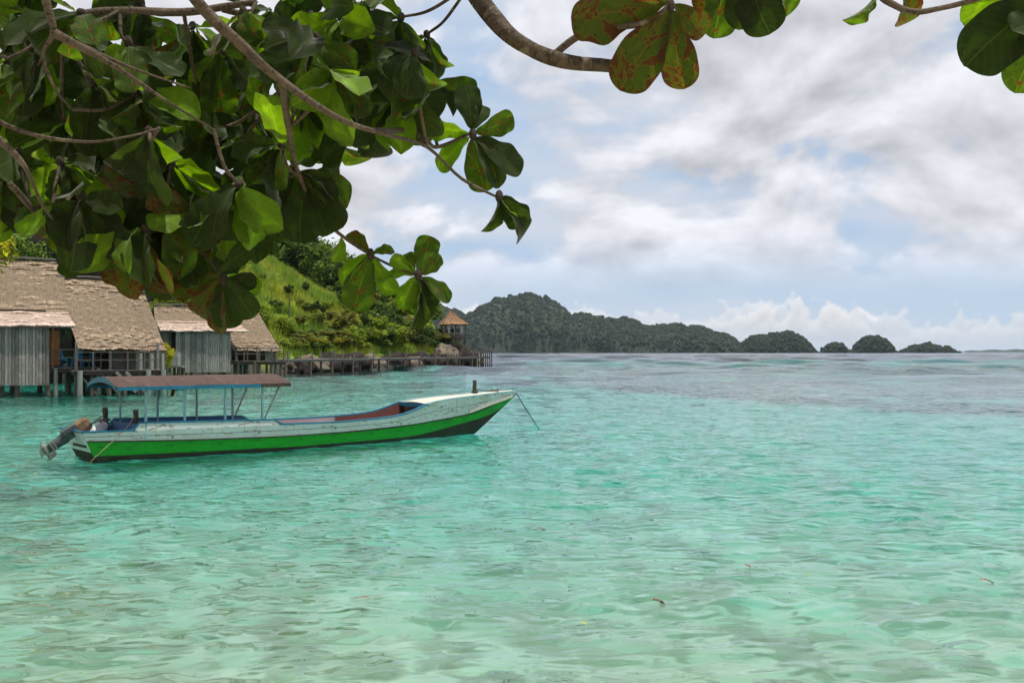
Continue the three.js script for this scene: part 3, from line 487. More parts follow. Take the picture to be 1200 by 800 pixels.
// ---------- gazebo ----------
{
  const p = at(531, 412, 157), h = thing('gazebo', 'small pavilion with pyramidal thatch roof and white curtains at the headland tip', 'gazebo', [p.x, 0, p.z], 0.3);
  const y0 = 4.3, ye = 6.55, yt = 8.75, w = 2.0, c = [[-1, 1], [1, 1], [1, -1], [-1, -1]];
  for (let i = 0; i < 4; i++) { const [ax, az] = c[i], [bx, bz] = c[(i + 1) % 4]; thatchSlope('roof_side', V(ax * 0.08 - 0.4, yt, az * 0.08), V(bx * 0.08 - 0.4, yt, bz * 0.08), V(ax * w, ye, az * w), V(bx * w, ye, bz * w), M.thatchBrown, h, 0.35, 0.12, 400 + i); }
  for (const [x, z] of [...c, [0, 1], [0, -1]]) { mesh('post', beam(V(x * 1.55, y0, z * 1.55), V(x * 1.55, ye + 0.3, z * 1.55), 0.16, 0.16), M.darkWood, h); pile(h, x * 1.5, z * 1.5, 0.5, y0, 0.9, M.darkWood); }
  mesh('floor', box(3.5, 0.14, 3.5, 0, y0, 0), M.darkWood, h);
  for (let i = 0; i < 4; i++) {
    const [ax, az] = c[i], [bx, bz] = c[(i + 1) % 4];
    mesh('handrail', beam(V(ax * 1.6, y0 + 0.9, az * 1.6), V(bx * 1.6, y0 + 0.9, bz * 1.6), 0.09, 0.09), M.greyWood, h);
    const bal = []; for (let k = 0; k < 14; k++) { const t = (k + 0.5) / 14; bal.push(beam(V(lerp(ax, bx, t) * 1.6, y0, lerp(az, bz, t) * 1.6), V(lerp(ax, bx, t) * 1.6, y0 + 0.88, lerp(az, bz, t) * 1.6), 0.1, 0.05)); } mesh('balusters', bal, M.greyWood3, h);
    for (let k = 0; k < 3; k++) { const s0 = k / 3 + 0.02, s1 = s0 + 0.28; mesh('curtain', grid(10, 6, (u, v) => { const g = (s0 + s1) / 2 + (u - 0.5) * (s1 - s0) * (1 - 0.62 * Math.sin(v * Math.PI * 0.85) ** 2), f = 1.5 + 0.05 * Math.sin(u * 22); return { p: V(lerp(ax, bx, g) * f, lerp(ye + 0.1, y0 + 0.6, v), lerp(az, bz, g) * f), uv: [u, v] }; }), M.cloth, h); }
  }
}
console.log('jetty');

// ---------- rocks ----------
function shoreD(px) { for (let d = 85; d < 170; d += 0.25) if (headland((px - 600) / F * d, d) > 0.4) return d; return 157; }
function onHill(px, py) { for (let d = 85; d < 240; d += 0.4) { const p = at(px, py, d); if (p.y <= hillHeight(p.x, d)) return d; } return 160; }
function rockGeo(seed, detail = 3) { const g = mergeVertices(new THREE.IcosahedronGeometry(1, detail).deleteAttribute('uv').deleteAttribute('normal')), a = g.attributes.position, uv = []; for (let i = 0; i < a.count; i++) { const v = V(a.getX(i), a.getY(i), a.getZ(i)); const k = 1 + 0.32 * n3(v.x * 1.1 + seed, v.y * 1.1, v.z * 1.1) + 0.16 * n3(v.x * 2.9 + seed, v.y * 2.9, v.z * 2.9) - 0.12 * Math.abs(n3(v.x * 5 + seed, v.y * 5, v.z * 5)); v.multiplyScalar(k); a.setXYZ(i, v.x, v.y, v.z); uv.push(v.x * 2 + v.z, v.y * 2 + v.z * 0.5); } g.setAttribute('uv', new THREE.Float32BufferAttribute(uv, 2)); g.computeVertexNormals(); return g; }
M.rockDark = std({ color: '#6a625a', map: M.rock.map, roughness: 1 });
const rockG = [1, 2, 3, 4].map((s) => rockGeo(s * 7.7));
const ord = ['first', 'second', 'third', 'fourth', 'fifth', 'sixth', 'seventh', 'eighth', 'ninth', 'tenth', 'eleventh', 'twelfth', 'thirteenth', 'fourteenth', 'fifteenth', 'sixteenth', 'seventeenth', 'eighteenth', 'nineteenth', 'twentieth'];
[[338, 106, 1.2], [346, 108, 1.5], [357, 110, 1.3], [366, 113, 1.7], [378, 117, 1.4], [388, 121, 2.0], [401, 124, 1.6], [412, 128, 1.9], [424, 131, 1.5], [436, 135, 1.8], [450, 139, 1.6], [463, 143, 2.0], [478, 147, 1.7], [492, 150, 2.1], [506, 153, 1.9], [521, 154.5, 1.7], [533, 155, 1.9], [543, 157, 1.6]].forEach(([px, d, s], i) => {
  d = shoreD(px); const p = at(px, 412, d), o = solo('shore_rock', `pale and dark weathered shore rock behind the jetty, ${ord[i]} from its left end`, 'rock', rockG[i % 4], i % 3 ? M.rockDark : M.rock, 'rocks along the headland shore');
  o.position.set(p.x, s * 0.25 + (px > 515 ? 0.8 : 0), p.z); o.scale.set(s * 1.25, s * (px > 515 ? 1.2 : 0.85), s); o.rotation.y = i * 1.9;
});
{ // dark crag behind the huts
  const p = at(95, 330, 82), o = solo('rock_crag', 'dark grey rock face rising behind the thatched houses', 'rock', rockGeo(51, 5), std({ color: '#6f6a64', map: M.rock.map, roughness: 1 })); o.position.set(p.x - 4, 6, p.z); o.scale.set(9, 10, 6);
}

// ---------- trees and shrubs of the headland ----------
function crownGeo(seed, leaves, leaf, clumps, flat = 0.75, droop = 0.2) {   // many leaf faces in clumps through a unit crown
  const Rc = rng(seed), C = [], pos = [], col = [], nor = []; for (let i = 0; i < clumps; i++) { const a = Rc() * 6.283, u = Rc() * 2 - 1, r = Math.pow(Rc(), 0.4) * 0.78, s = Math.sqrt(1 - u * u); C.push([V(Math.cos(a) * s * r, u * r * flat + 0.02, Math.sin(a) * s * r), 0.17 + Rc() * 0.19, 0.75 + Rc() * 0.5]); }
  for (let i = 0; i < leaves; i++) {
    const [c, cr, ck] = C[Math.floor(Rc() * clumps)], a = Rc() * 6.283, u = Rc() * 2 - 1, s = Math.sqrt(1 - u * u), r = cr * Math.pow(Rc(), 0.45), out = V(Math.cos(a) * s, u, Math.sin(a) * s), p = c.clone().addScaledVector(out, r); p.y -= Math.abs(r) * 0.1;
    const n = out.clone().multiplyScalar(0.7).add(V((Rc() - 0.5) * 1.4, Rc() * 1.2, (Rc() - 0.5) * 1.4)).normalize(), t = V(Rc() - 0.5, Rc() - 0.5 - droop, Rc() - 0.5).cross(n).normalize(), b = n.clone().cross(t), L = leaf * (0.6 + Rc() * 0.8), Wd = L * 0.5, k = ck * (0.7 + Rc() * 0.6), yl = Rc() * 0.3;
    const q = [p.clone().addScaledVector(t, -L), p.clone().addScaledVector(b, Wd).addScaledVector(n, -L * 0.12), p.clone().addScaledVector(t, L).addScaledVector(n, -L * 0.25), p.clone().addScaledVector(b, -Wd).addScaledVector(n, -L * 0.12)];
    for (const j of [0, 1, 2, 0, 2, 3]) { pos.push(q[j].x, q[j].y, q[j].z); col.push(k * (1 + yl), k, k * 0.9); }
  }
  return geo(pos, null, null, col);
}
const crowns = [1, 2, 3].map((s) => crownGeo(s * 13, 4600, 0.068, 40)), bushes = [4, 5].map((s) => crownGeo(s * 13, 3000, 0.078, 26, 0.75)), jungle = crownGeo(90, 6500, 0.055, 50);
const leafMat = (r, g, b) => new THREE.MeshPhysicalMaterial({ color: new THREE.Color().setRGB(r, g, b), vertexColors: true, roughness: 1, specularIntensity: 0.25, transmission: 0.4, thickness: 0, side: THREE.DoubleSide });
const LM = { mid: leafMat(0.095, 0.18, 0.020), light: leafMat(0.19, 0.29, 0.022), dark: leafMat(0.045, 0.095, 0.014), yellow: leafMat(0.34, 0.37, 0.02), olive: leafMat(0.16, 0.19, 0.025) };
function tree(name, label, category, px, d, baseY, topPy, wPx, mat, crown, group) {
  const p = at(px, topPy, d), y0 = baseY ?? hillHeight(p.x, d) - 0.2, H = p.y - y0, w = wPx / F * d / 2, ch = Math.min(H * 0.46, w * 1.25), cy = H - ch * 0.72;
  const t = thing(name, label, category, [p.x, y0, p.z], 0, group), tr = Math.max(0.06, H * 0.018);
  const lean = (R() - 0.5) * 0.08 * H, tk = [tube([V(0, -0.3, 0), V(lean * 0.4, cy * 0.5, 0), V(lean, cy, 0)], [tr * 1.3, tr, tr * 0.6], 7, 0.1)];
  for (let i = 0; i < 5; i++) { const a = i * 1.26 + R(), e = V(lean + Math.cos(a) * w * 0.6, cy + (R() - 0.2) * ch * 0.5, Math.sin(a) * w * 0.6); tk.push(tube([V(lean * 0.8, cy * (0.6 + R() * 0.3), 0), e.clone().multiplyScalar(0.5).add(V(lean * 0.4, cy * 0.5 + 0.1, 0)), e], [tr * 0.5, tr * 0.35, tr * 0.15], 5)); }
  mesh('trunk', tk, M.farBark, t);
  const c = mesh('crown', crown, mat, t); c.position.set(lean, cy, 0); c.scale.set(w * 1.08, ch, w * 1.08); c.rotation.y = R() * 6.28; return t;
}
// along the skyline behind the grassy crest
[[285, 200, 268, 54, 'dark'], [312, 198, 262, 50, 'mid'], [336, 195, 272, 46, 'mid'], [356, 192, 281, 44, 'dark'], [374, 190, 287, 42, 'mid'], [394, 187, 298, 44, 'mid'], [412, 184, 312, 46, 'dark'], [428, 180, 322, 44, 'mid'], [300, 205, 276, 50, 'mid'], [346, 197, 290, 46, 'dark'], [384, 190, 312, 48, 'dark'], [404, 182, 336, 42, 'mid'], [322, 200, 284, 44, 'mid'], [366, 196, 300, 44, 'mid'], [294, 196, 290, 40, 'light'], [420, 178, 346, 44, 'mid']].forEach(([px, d, top, w, m], i) => {
  tree('ridge_tree', `${m === 'dark' ? 'dark' : 'mid'} green bushy tree behind the grassy crest, ${ord[i]} of the skyline trees`, 'tree', px, d, null, top - 8, w * 1.5, LM[m], crowns[i % 3], 'trees behind the grassy crest');
});
// thicket of shrubs from the foot of the slope to the tip of the headland
{
  const Rs = rng(61), line = [[328, 408], [345, 402], [372, 398], [398, 380], [415, 362], [432, 352], [450, 356], [475, 366], [500, 378], [522, 396]], list = [];
  const kinds = ['light', 'mid', 'dark', 'olive', 'yellow'], words = { light: 'light green', mid: 'mid green', dark: 'dark green', yellow: 'yellowish', olive: 'olive' }, seen = {};
  for (let px = 330; px < 524; px += 6) for (let k = 0; k < 3; k++) { const y0 = tab(line, px); if (k > 0 && y0 > 404) continue; const py = k === 0 ? 414 - Rs() * 4 : lerp(y0, 412, Rs()); list.push([px + (Rs() - 0.5) * 6, py, (k === 0 ? 15 : 22) + Rs() * 20, (k === 0 ? 20 : 26) + Rs() * 18, kinds[Math.floor(Math.pow(Rs(), 1.1) * 4.3)]]); }
  const fewer = list.filter((q, i) => i % 4 !== 3); fewer.sort((p, q) => p[0] - q[0]);
  fewer.forEach(([px, py, hp, w, m], i) => {
    if (px < 396 || px > 503) { hp = 9 + hp * 0.2; if (px < 396 && m === 'dark') m = 'light'; } const d = onHill(px, py) + 0.6; seen[m] = (seen[m] ?? 0) + 1; if (seen[m] > 20) return;
    tree('headland_shrub', `${words[m]} shrub above the jetty, ${ord[seen[m] - 1]} from the left of the ${words[m]} ones there`, 'shrub', px, d, null, py - hp, w, LM[m], i % 3 ? bushes[i % 2] : crowns[i % 3 ? 1 : 2], 'shrubs of the headland thicket');
  });
  [[312, 378, 20, 26, 'light'], [322, 366, 16, 22, 'mid'], [340, 350, 12, 18, 'light'], [362, 372, 18, 24, 'mid'], [384, 366, 14, 20, 'light'], [332, 392, 20, 26, 'light'], [352, 386, 18, 24, 'olive'], [306, 330, 10, 16, 'olive'], [350, 362, 12, 16, 'olive'], [374, 382, 16, 22, 'light']].forEach(([px, py, hp, w, m], i) => {
    tree('slope_bush', `round ${words[m]} bush on the open grass slope, ${ord[i]} of the scattered ones`, 'shrub', px, onHill(px, py) + 0.5, null, py - hp, w, LM[m], bushes[i % 2], 'bushes scattered on the grass slope');
  });
}
// lone thin trees on the grass
[[339, 380, 332, 13], [370, 388, 352, 11], [379, 390, 356, 12], [358, 352, 330, 11], [413, 384, 334, 14]].forEach(([px, py, top, w], i) => { const d = onHill(px, py); tree('slope_sapling', `thin sapling standing alone on the grass slope, ${ord[i]} from the houses`, 'tree', px, d, null, top, w, LM.dark, bushes[i % 2], 'thin saplings on the grass slope'); });
// jungle behind the houses on the left
[[-20, 84, 195, 120, 'dark'], [45, 90, 215, 110, 'dark'], [105, 94, 235, 100, 'mid'], [160, 98, 245, 90, 'dark'], [20, 76, 268, 80, 'mid'], [78, 78, 292, 60, 'dark'], [125, 82, 298, 60, 'mid'], [175, 88, 300, 56, 'mid'], [205, 96, 330, 50, 'light'], [232, 104, 316, 60, 'light'], [262, 110, 330, 50, 'light'], [190, 84, 352, 40, 'light'], [300, 112, 352, 40, 'light'], [330, 116, 366, 34, 'light']].forEach(([px, d, top, w, m], i) => {
  tree('jungle_tree', `${{ light: 'light green', mid: 'mid green', dark: 'dark green' }[m]} jungle tree behind the thatched houses, ${ord[i]} of that row`, 'tree', px, d, Math.min(hillHeight((px - 600) / F * d, d), at(px, top, d).y - 6), top, w, LM[m], jungle, 'jungle trees behind the houses');
});
// two tall trees on the cove's left bank, their crowns above the frame, shading the left water
[[-11.2, 9.5, -7.2, 9.9, 9.8, 3.7, 'broad shore tree on the left bank nearest the viewer, outside the view'], [-14.5, 16, -9.6, 10.9, 15.5, 4.1, 'broad shore tree further along the left bank, outside the view']].forEach(([tx, td, cx, cy, cd, r, label], i) => {
  const b = bedHeight(tx, td), t = thing('shore_tree', label, 'tree', [tx, b, -td], 0, 'trees on the left bank'), C = V(cx - tx, cy - b, td - cd), tk = [tube([V(0, -0.4, 0), V(0.3, 2.4, 0), V(C.x * 0.45, C.y * 0.62, C.z * 0.5), V(C.x * 0.8, C.y - 1, C.z * 0.8)], [0.34, 0.26, 0.2, 0.12], 10, 0.1)];
  for (let k = 0; k < 7; k++) { const a = k * 0.9 + i, e = V(C.x + Math.cos(a) * r * 0.7, C.y + (R() - 0.5) * 1.6, C.z + Math.sin(a) * r * 0.7); tk.push(tube([V(C.x * 0.5, C.y * 0.66, C.z * 0.55), e.clone().lerp(V(C.x * 0.5, C.y * 0.7, C.z * 0.5), 0.45), e], [0.12, 0.08, 0.03], 6, 0.1)); }
  mesh('trunk', tk, M.bark, t); const c = mesh('crown', jungle, LM.mid, t); c.position.copy(C); c.scale.set(r, 2.4, r); c.rotation.y = 1.3 * i;
});
{ // bright bush reaching in at the left edge
  tree('bright_bush_tree', 'bright yellow green leafy tree reaching in at the left edge before the largest house', 'tree', -14, 44, -1.2, 262, 84, LM.yellow, bushes[0]);
  const p = at(193, 412, 61), t = thing('potted_croton', 'bright leafy croton shrub beside the concrete tank', 'shrub', [p.x, 1.2, p.z]); const c = mesh('crown', bushes[1], LM.yellow, t); c.position.y = 0.95; c.scale.set(0.75, 1.0, 0.75); mesh('stem', tube([V(0, -0.4, 0), V(0.05, 0.8, 0)], [0.05, 0.03], 6), M.farBark, t);
}
console.log('trees');

// ---------- long boat ----------
const BX = -9.1027, BZ = -21.268, BYAW = 39.8 * Math.PI / 180;
{
  const b = thing('longboat', 'long wooden boat with green and white hull and brown canopy moored on turquoise water', 'boat', [BX, 0, BZ], BYAW);
  const sheerT = [[-0.3, 0.63], [0.74, 0.62], [4.1, 0.60], [5.75, 0.58], [7.0, 0.62], [7.66, 0.68], [8.1, 0.82], [8.45, 0.95], [9.2, 1.02], [11.08, 1.12], [12, 1.15]];
  const halfT = [[-0.3, 0.74], [1, 0.82], [3, 0.88], [5, 0.88], [7, 0.80], [8.4, 0.68], [9.5, 0.52], [10.5, 0.34], [11.2, 0.2], [12, 0.04]];
  const wlT = [[-0.3, 0.6], [2.3, 0.72], [4.6, 0.75], [6.5, 0.65], [8, 0.46], [9.3, 0.24], [10.48, 0.06]];
  const rubT = [[-0.3, 0.44], [2, 0.36], [4, 0.32], [6, 0.33], [8, 0.40], [10.15, 0.58], [11.65, 0.97], [12, 1.06]];
  const gbT = [[-0.3, 0.12], [4.6, 0.055], [8.1, 0.09], [9.85, 0.33], [11.1, 0.54], [12, 1.0]];
  const keel = (t) => (t < 8.5 ? -0.35 : t < 10.48 ? lerp(-0.35, 0, (t - 8.5) / 1.98) : (t - 10.48) / 1.52 * 1.05);
  const sm = (T, x) => (tab(T, x - 0.3) + 2 * tab(T, x) + tab(T, x + 0.3)) / 4;   // softened knees
  const sheer = (t) => sm(sheerT, t), rub = (t) => sm(rubT, t), gb = (t) => Math.min(sm(gbT, t), rub(t) - 0.02);
  const breadth = (t, y) => {
    const k = keel(t), bs = sm(halfT, t), s = sheer(t), u = clamp((y - k) / (s - k));
    const p = t < 9.6 ? clamp(Math.log(sm(wlT, t) / bs) / Math.log(clamp(-k / (s - k), 0.02, 0.9)), 0.12, 0.75) : lerp(0.62, 0.75, clamp((t - 9.6) / 2));
    return bs * Math.pow(u, p) + 0.015;
  };
  // rake of the transom: the bottom starts further forward
  const st = (t, y) => (t < 0.6 ? lerp(0.28 * (1 - clamp(y / 0.63)) - 0.3 + 0.3, 0, 0) + t + (t + 0.3 < 0.9 ? (0.9 - (t + 0.3)) / 0.9 * 0.3 * (1 - clamp(y / 0.63)) : 0) - (0.28 * (1 - clamp(y / 0.63))) : t);
  const stations = []; for (let t = -0.3; t < 12.001; t += 0.15) stations.push(t);
  const band = (side, y0, y1, rows, m, name, t0 = -0.3, t1 = 12, off = 0, uvk = 1) => {
    const ts = stations.filter((t) => t >= t0 - 1e-6 && t <= t1 + 1e-6);
    return mesh(name, grid(ts.length - 1, rows, (u, v) => { const t = ts[Math.round(u * (ts.length - 1))], k = keel(t), y = Math.max(lerp(y0(t), y1(t), v), k), h = breadth(t, y) + off; return { p: V(st(t, y), y, side * Math.max(h, 0.012)), uv: [t * 0.5 * uvk, y * 1.0] }; }, side < 0), m, b);
  };
  for (const s of [1, -1]) {
    band(s, keel, gb, 7, M.antifoul, 'bottom_planking'); band(s, gb, rub, 4, M.green, 'green_strake');
    const mid = (t) => lerp(rub(t), sheer(t), 0.52);
    band(s, (t) => rub(t) + 0.01, (t) => mid(t) - 0.006, 2, M.white, 'white_plank', -0.3, 12, 0.004); band(s, (t) => mid(t) + 0.006, sheer, 2, M.white, 'white_plank', -0.3, 12, 0.006);
    band(s, (t) => mid(t) - 0.012, (t) => mid(t) + 0.012, 1, M.greyWood2, 'plank_seam', -0.3, 12, -0.006);
    mesh('rubbing_strip', tube(stations.filter((t) => t < 11.9).map((t) => V(st(t, rub(t)), rub(t), s * (breadth(t, rub(t)) + 0.012))), [0.018, 0.018], 6, 0, false), M.antifoul, b);
    // inner lining
    const deckY = (t) => (t < 4.0 ? 0.40 : t < 6.5 ? 0.44 : 0.16);
    const inn = (t0, t1, m, name) => mesh(name, grid(Math.round((t1 - t0) / 0.1), 2, (u, v) => { const t = lerp(t0, t1, u), y = lerp(deckY(t + 0.01), sheer(t), v); return { p: V(t, y, s * (breadth(t, Math.max(y, 0.2)) - 0.05)), uv: [t * 0.5, y] }; }, s > 0), m, b);
    inn(-0.15, 3.95, M.blueDeck, 'inner_side'); inn(4.0, 6.45, M.deckPink, 'inner_side'); inn(6.5, 8.5, M.brownRed, 'hold_side');
    // gunwale caps (blue), coaming strake over the passenger part
    const cap = (t0, t1, m, dy, name = 'gunwale', w = 0.045) => { const pts = []; for (let t = t0; t <= t1 + 1e-6; t += 0.15) pts.push(t); const g = []; for (let i = 0; i + 1 < pts.length; i++) { const p = (t) => V(st(t, sheer(t)), sheer(t) + dy, s * (breadth(t, sheer(t)) - 0.016)); g.push(beam(p(pts[i]), p(pts[i + 1]), w * 1.6, 0.035)); } return mesh(name, g, m, b); };
    cap(-0.3, 0.75, M.blue, 0.012); cap(4.05, 8.4, M.blue, 0.012); cap(8.4, 11.85, M.paleBlue, 0.014);
    const ct = (t) => lerp(0.78, 0.715, clamp((t - 0.85) / 3)) - sheer(t);
    mesh('coaming_board', grid(44, 2, (u, v) => { const t = lerp(lerp(0.72, 4.1, u), lerp(0.86, 3.9, u), v), y = sheer(t) - 0.01 + (ct(t) + 0.01) * v; return { p: V(t, y, s * (breadth(t, sheer(t)) - 0.004)), uv: [t * 0.5, y] }; }, s < 0), M.white, b);
    mesh('coaming_lining', grid(44, 2, (u, v) => { const t = lerp(lerp(0.72, 4.1, u), lerp(0.86, 3.9, u), v), y = sheer(t) - 0.01 + (ct(t) + 0.01) * v; return { p: V(t, y, s * (breadth(t, sheer(t)) - 0.04)), uv: [t * 0.5, y] }; }, s > 0), M.blueDeck, b);
    const cpts = []; for (let t = 0.85; t <= 3.92; t += 0.34) cpts.push(V(t, sheer(t) + ct(t) + 0.012, s * (breadth(t, sheer(t)) - 0.02))); const cg = [beam(V(0.68, sheer(0.7) + 0.01, cpts[0].z), cpts[0], 0.05, 0.035), beam(cpts[cpts.length - 1], V(4.14, sheer(4.1) + 0.01, cpts[cpts.length - 1].z), 0.05, 0.035)]; for (let i = 0; i + 1 < cpts.length; i++) cg.push(beam(cpts[i], cpts[i + 1], 0.06, 0.035)); mesh('coaming_cap', cg, M.blue, b);
    // canopy posts and braces
    for (const t of [0.98, 1.83, 2.76, 3.66]) mesh('post', beam(V(t, 0.42, s * 0.80), V(t, 1.53, s * 0.83), 0.045, 0.045), M.paleBlue, b);
    mesh('brace', beam(V(3.72, 0.74, s * 0.80), V(4.08, 1.5, s * 0.83), 0.028, 0.028), M.greyWood3, b);
    // bow wale
    const wp = []; for (let t = 10.0; t <= 11.95; t += 0.2) { const y = lerp(0.66, 1.06, (t - 10) / 1.95); wp.push(V(t, y, s * (breadth(t, y) + 0.02))); } const wg = []; for (let i = 0; i + 1 < wp.length; i++) wg.push(beam(wp[i], wp[i + 1], 0.03, 0.09)); mesh('bow_wale', wg, M.foredeck, b);
  }
  // decks
  const deckAt = (t0, t1, y, m, name, crown = 0) => mesh(name, grid(Math.max(2, Math.round((t1 - t0) / 0.12)), 8, (u, v) => { const t = lerp(t0, t1, u), yy = typeof y === 'function' ? y(t) : y, h = Math.max(0.01, breadth(t, Math.max(yy, 0.12)) - (yy < 0.3 ? 0.07 : 0.03)), w = v * 2 - 1; return { p: V(t, yy + crown * (1 - w * w), w * h), uv: [t * 0.5, w * h] }; }), m, b);
  deckAt(-0.2, 3.97, 0.40, M.blueDeck, 'passenger_deck'); deckAt(3.97, 6.5, 0.44, M.deckPink, 'mid_deck'); deckAt(6.45, 8.6, 0.16, M.brownRed, 'hold_floor');
  deckAt(8.4, 11.93, (t) => sheer(t) - 0.004, M.foredeck, 'foredeck', 0.05);
  const bulk = (t, y0, y1, m, name) => mesh(name, grid(6, 3, (u, v) => { const y = lerp(y0, y1, v), h = breadth(t, Math.max(y, 0.2)) - 0.05; return { p: V(t, y, (u * 2 - 1) * h), uv: [u, v] }; }), m, b);
  bulk(3.98, 0.4, 0.46, M.blueDeck, 'bulkhead'); bulk(6.47, 0.16, 0.44, M.brownRed, 'bulkhead'); bulk(9.0, 0.22, sheer(9.0), M.brownRed, 'hold_bulkhead'); bulk(7.4, 0.2, 0.36, M.brownRed, 'hold_frame');
  mesh('deck_edge', beam(V(8.4, sheer(8.4) - 0.03, -0.62), V(8.4, sheer(8.4) - 0.03, 0.62), 0.05, 0.1), M.blue, b);
  bulk(0.80, 0.38, 0.76, M.blueDeck, 'aft_bulkhead');
  mesh('seat_locker', box(0.9, 0.24, 0.5, 1.4, 0.52, -0.5), M.blueDeck, b); mesh('thwart', box(0.25, 0.04, 1.5, 2.7, 0.56, 0), M.blueDeck, b);
  // transom
  const trg = (y0, y1, m, name) => mesh(name, grid(8, 5, (u, v) => { const y = lerp(y0, y1, v), h = breadth(-0.3, y); return { p: V(st(-0.3, y) - 0.004, y, (u * 2 - 1) * h), uv: [u * 1.4, y] }; }, true), m, b);
  trg(-0.34, 0.2, M.antifoul, 'transom_bottom'); trg(0.2, 0.63, M.white, 'transom_board');
  mesh('transom_cap', beam(V(-0.31, 0.642, -0.74), V(-0.31, 0.642, 0.74), 0.06, 0.035), M.blue, b);
  mesh('stern_knee', [box(0.18, 0.42, 0.12, 0.02, 0.2, 0.5), box(0.3, 0.1, 0.9, -0.02, 0.34, 0.1)], M.antifoul, b);
  // canopy: bowed roof of boards, blue fascias and end boards
  const cw = 0.97, arch = (z) => 1.55 + 0.20 * (1 - (z / cw) ** 2);
  const rf = mesh('canopy_roof', [grid(20, 14, (u, v) => { const t = lerp(0.3, 4.3, u), z = lerp(cw, -cw, v); return { p: V(t, arch(z) + 0.015 + 0.008 * n2(t * 2, z * 3), z), uv: [z * 0.5, t * 0.5] }; }), grid(20, 14, (u, v) => { const t = lerp(0.3, 4.3, u), z = lerp(cw, -cw, v); return { p: V(t, arch(z) - 0.012, z), uv: [z * 0.5, t * 0.5] }; }, true)], M.canopy, b);
  for (const s of [1, -1]) { mesh('fascia', beam(V(0.32, 1.525, s * cw), V(3.55, 1.525, s * cw), 0.03, 0.075), M.blue, rf); mesh('fascia', beam(V(3.552, 1.525, s * cw), V(4.3, 1.525, s * cw), 0.03, 0.075), M.darkWood, rf); }
  for (const [t, m] of [[0.3, M.blue], [4.3, M.canopy]]) mesh('end_board', grid(16, 2, (u, v) => { const z = lerp(-cw, cw, u); return { p: V(t, arch(z) + 0.012 - v * (0.05 + 0.07 * (1 - (z / cw) ** 2)), z), uv: [z, v * 0.1] }; }), m, rf);
  for (const t of [0.98, 1.83, 2.76, 3.66]) { const g = []; for (let i = 0; i < 8; i++) { const z0 = lerp(-0.9, 0.9, i / 8), z1 = lerp(-0.9, 0.9, (i + 1) / 8); g.push(beam(V(t, arch(z0) - 0.035, z0), V(t, arch(z1) - 0.035, z1), 0.04, 0.04)); } mesh('rafter', g, M.blue, rf); }
  // bollards
  const bol = (x, y0, y1, z, lean) => mesh('bollard', tube([V(x, y0, z), V(x + lean * 0.5, (y0 + y1) / 2, z), V(x + lean, y1, z)], [0.06, 0.055, 0.058], 8, 0.12), M.darkWood, b);
  bol(0.62, 0.4, 1.06, -0.62, -0.03); bol(0.86, 0.4, 1.05, 0.55, 0); bol(10.48, 1.05, 1.5, 0, 0); mesh('bollard_collar', new THREE.TorusGeometry(0.075, 0.03, 7, 14).rotateX(Math.PI / 2).translate(10.48, 1.17, 0), M.darkRope, b);
  mesh('bow_cleat', [beam(V(11.2, 1.2, -0.18), V(11.2, 1.2, 0.18), 0.05, 0.05), beam(V(11.2, 1.13, 0.14), V(11.2, 1.28, 0.14), 0.03, 0.03), beam(V(11.85, 1.14, 0.05), V(11.85, 1.25, 0.05), 0.03, 0.03)], M.greyWood3, b);
  const toW = (x, y, z) => V(x, y, z).applyAxisAngle(V(0, 1, 0), BYAW).add(V(BX, 0, BZ));
  // outboard motor, tilted up
  {
    const o = toW(-0.28, 0.62, 0.05), m = thing('outboard_motor', 'tilted grey outboard motor with tan cloth cover on the boat stern', 'motor', [o.x, o.y, o.z], BYAW);
    const T = new THREE.Matrix4().makeRotationZ(-58 * Math.PI / 180).scale(V(0.86, 0.86, 0.86)), put = (n, g, mt, par = m) => { const q = mergeGeometries((Array.isArray(g) ? g : [g]).map((k) => (k.index ? k.toNonIndexed() : k))); q.applyMatrix4(T); return mesh(n, q, mt, par); };
    put('cowl_cover', grid(40, 22, (u, v) => { const a = u * 6.283, t = v * Math.PI, sq = (c) => Math.sign(c) * Math.pow(Math.abs(c), 0.62), w = 1 + 0.05 * Math.sin(a * 9 + v * 3) * Math.sin(t) + 0.05 * n3(Math.cos(a) * 2, v * 5, Math.sin(a) * 2), sk = v > 0.72 ? 1 + (v - 0.72) * 0.25 : 1; const r = Math.pow(Math.sin(Math.min(t, Math.PI * 0.8)), 0.45) * w * sk; return { p: V(sq(Math.cos(a)) * 0.185 * r + 0.02, 0.24 + 0.21 * Math.cos(t), sq(Math.sin(a)) * 0.14 * r), uv: [u, v] }; }), M.tarp);
    put('clamp_bracket', [box(0.1, 0.34, 0.26, -0.1, -0.08, 0), box(0.16, 0.07, 0.3, -0.05, 0.06, 0), beam(V(-0.12, -0.2, 0.1), V(0.04, -0.34, 0.06), 0.05, 0.06), beam(V(-0.12, -0.2, -0.1), V(0.04, -0.34, -0.06), 0.05, 0.06)], M.motorGrey);
    put('drive_leg', [beam(V(0.02, 0.1, 0), V(0.02, -0.22, 0), 0.17, 0.22), grid(16, 10, (u, v) => { const a = u * 6.283, w = lerp(0.15, 0.10, v); return { p: V(Math.cos(a) * w + 0.02 + 0.03 * v, lerp(-0.2, -0.72, v), Math.sin(a) * lerp(0.075, 0.04, v)), uv: [u, v] }; })], M.motorGrey);
    put('cavitation_plate', [box(0.36, 0.025, 0.22, 0.08, -0.62, 0), box(0.22, 0.02, 0.17, 0.06, -0.54, 0)], M.motorPale);
    const gc = put('gearcase', tube([V(-0.2, -0.76, 0), V(-0.08, -0.77, 0), V(0.08, -0.77, 0), V(0.16, -0.77, 0)], [0.012, 0.065, 0.06, 0.045], 12), M.motorPale);
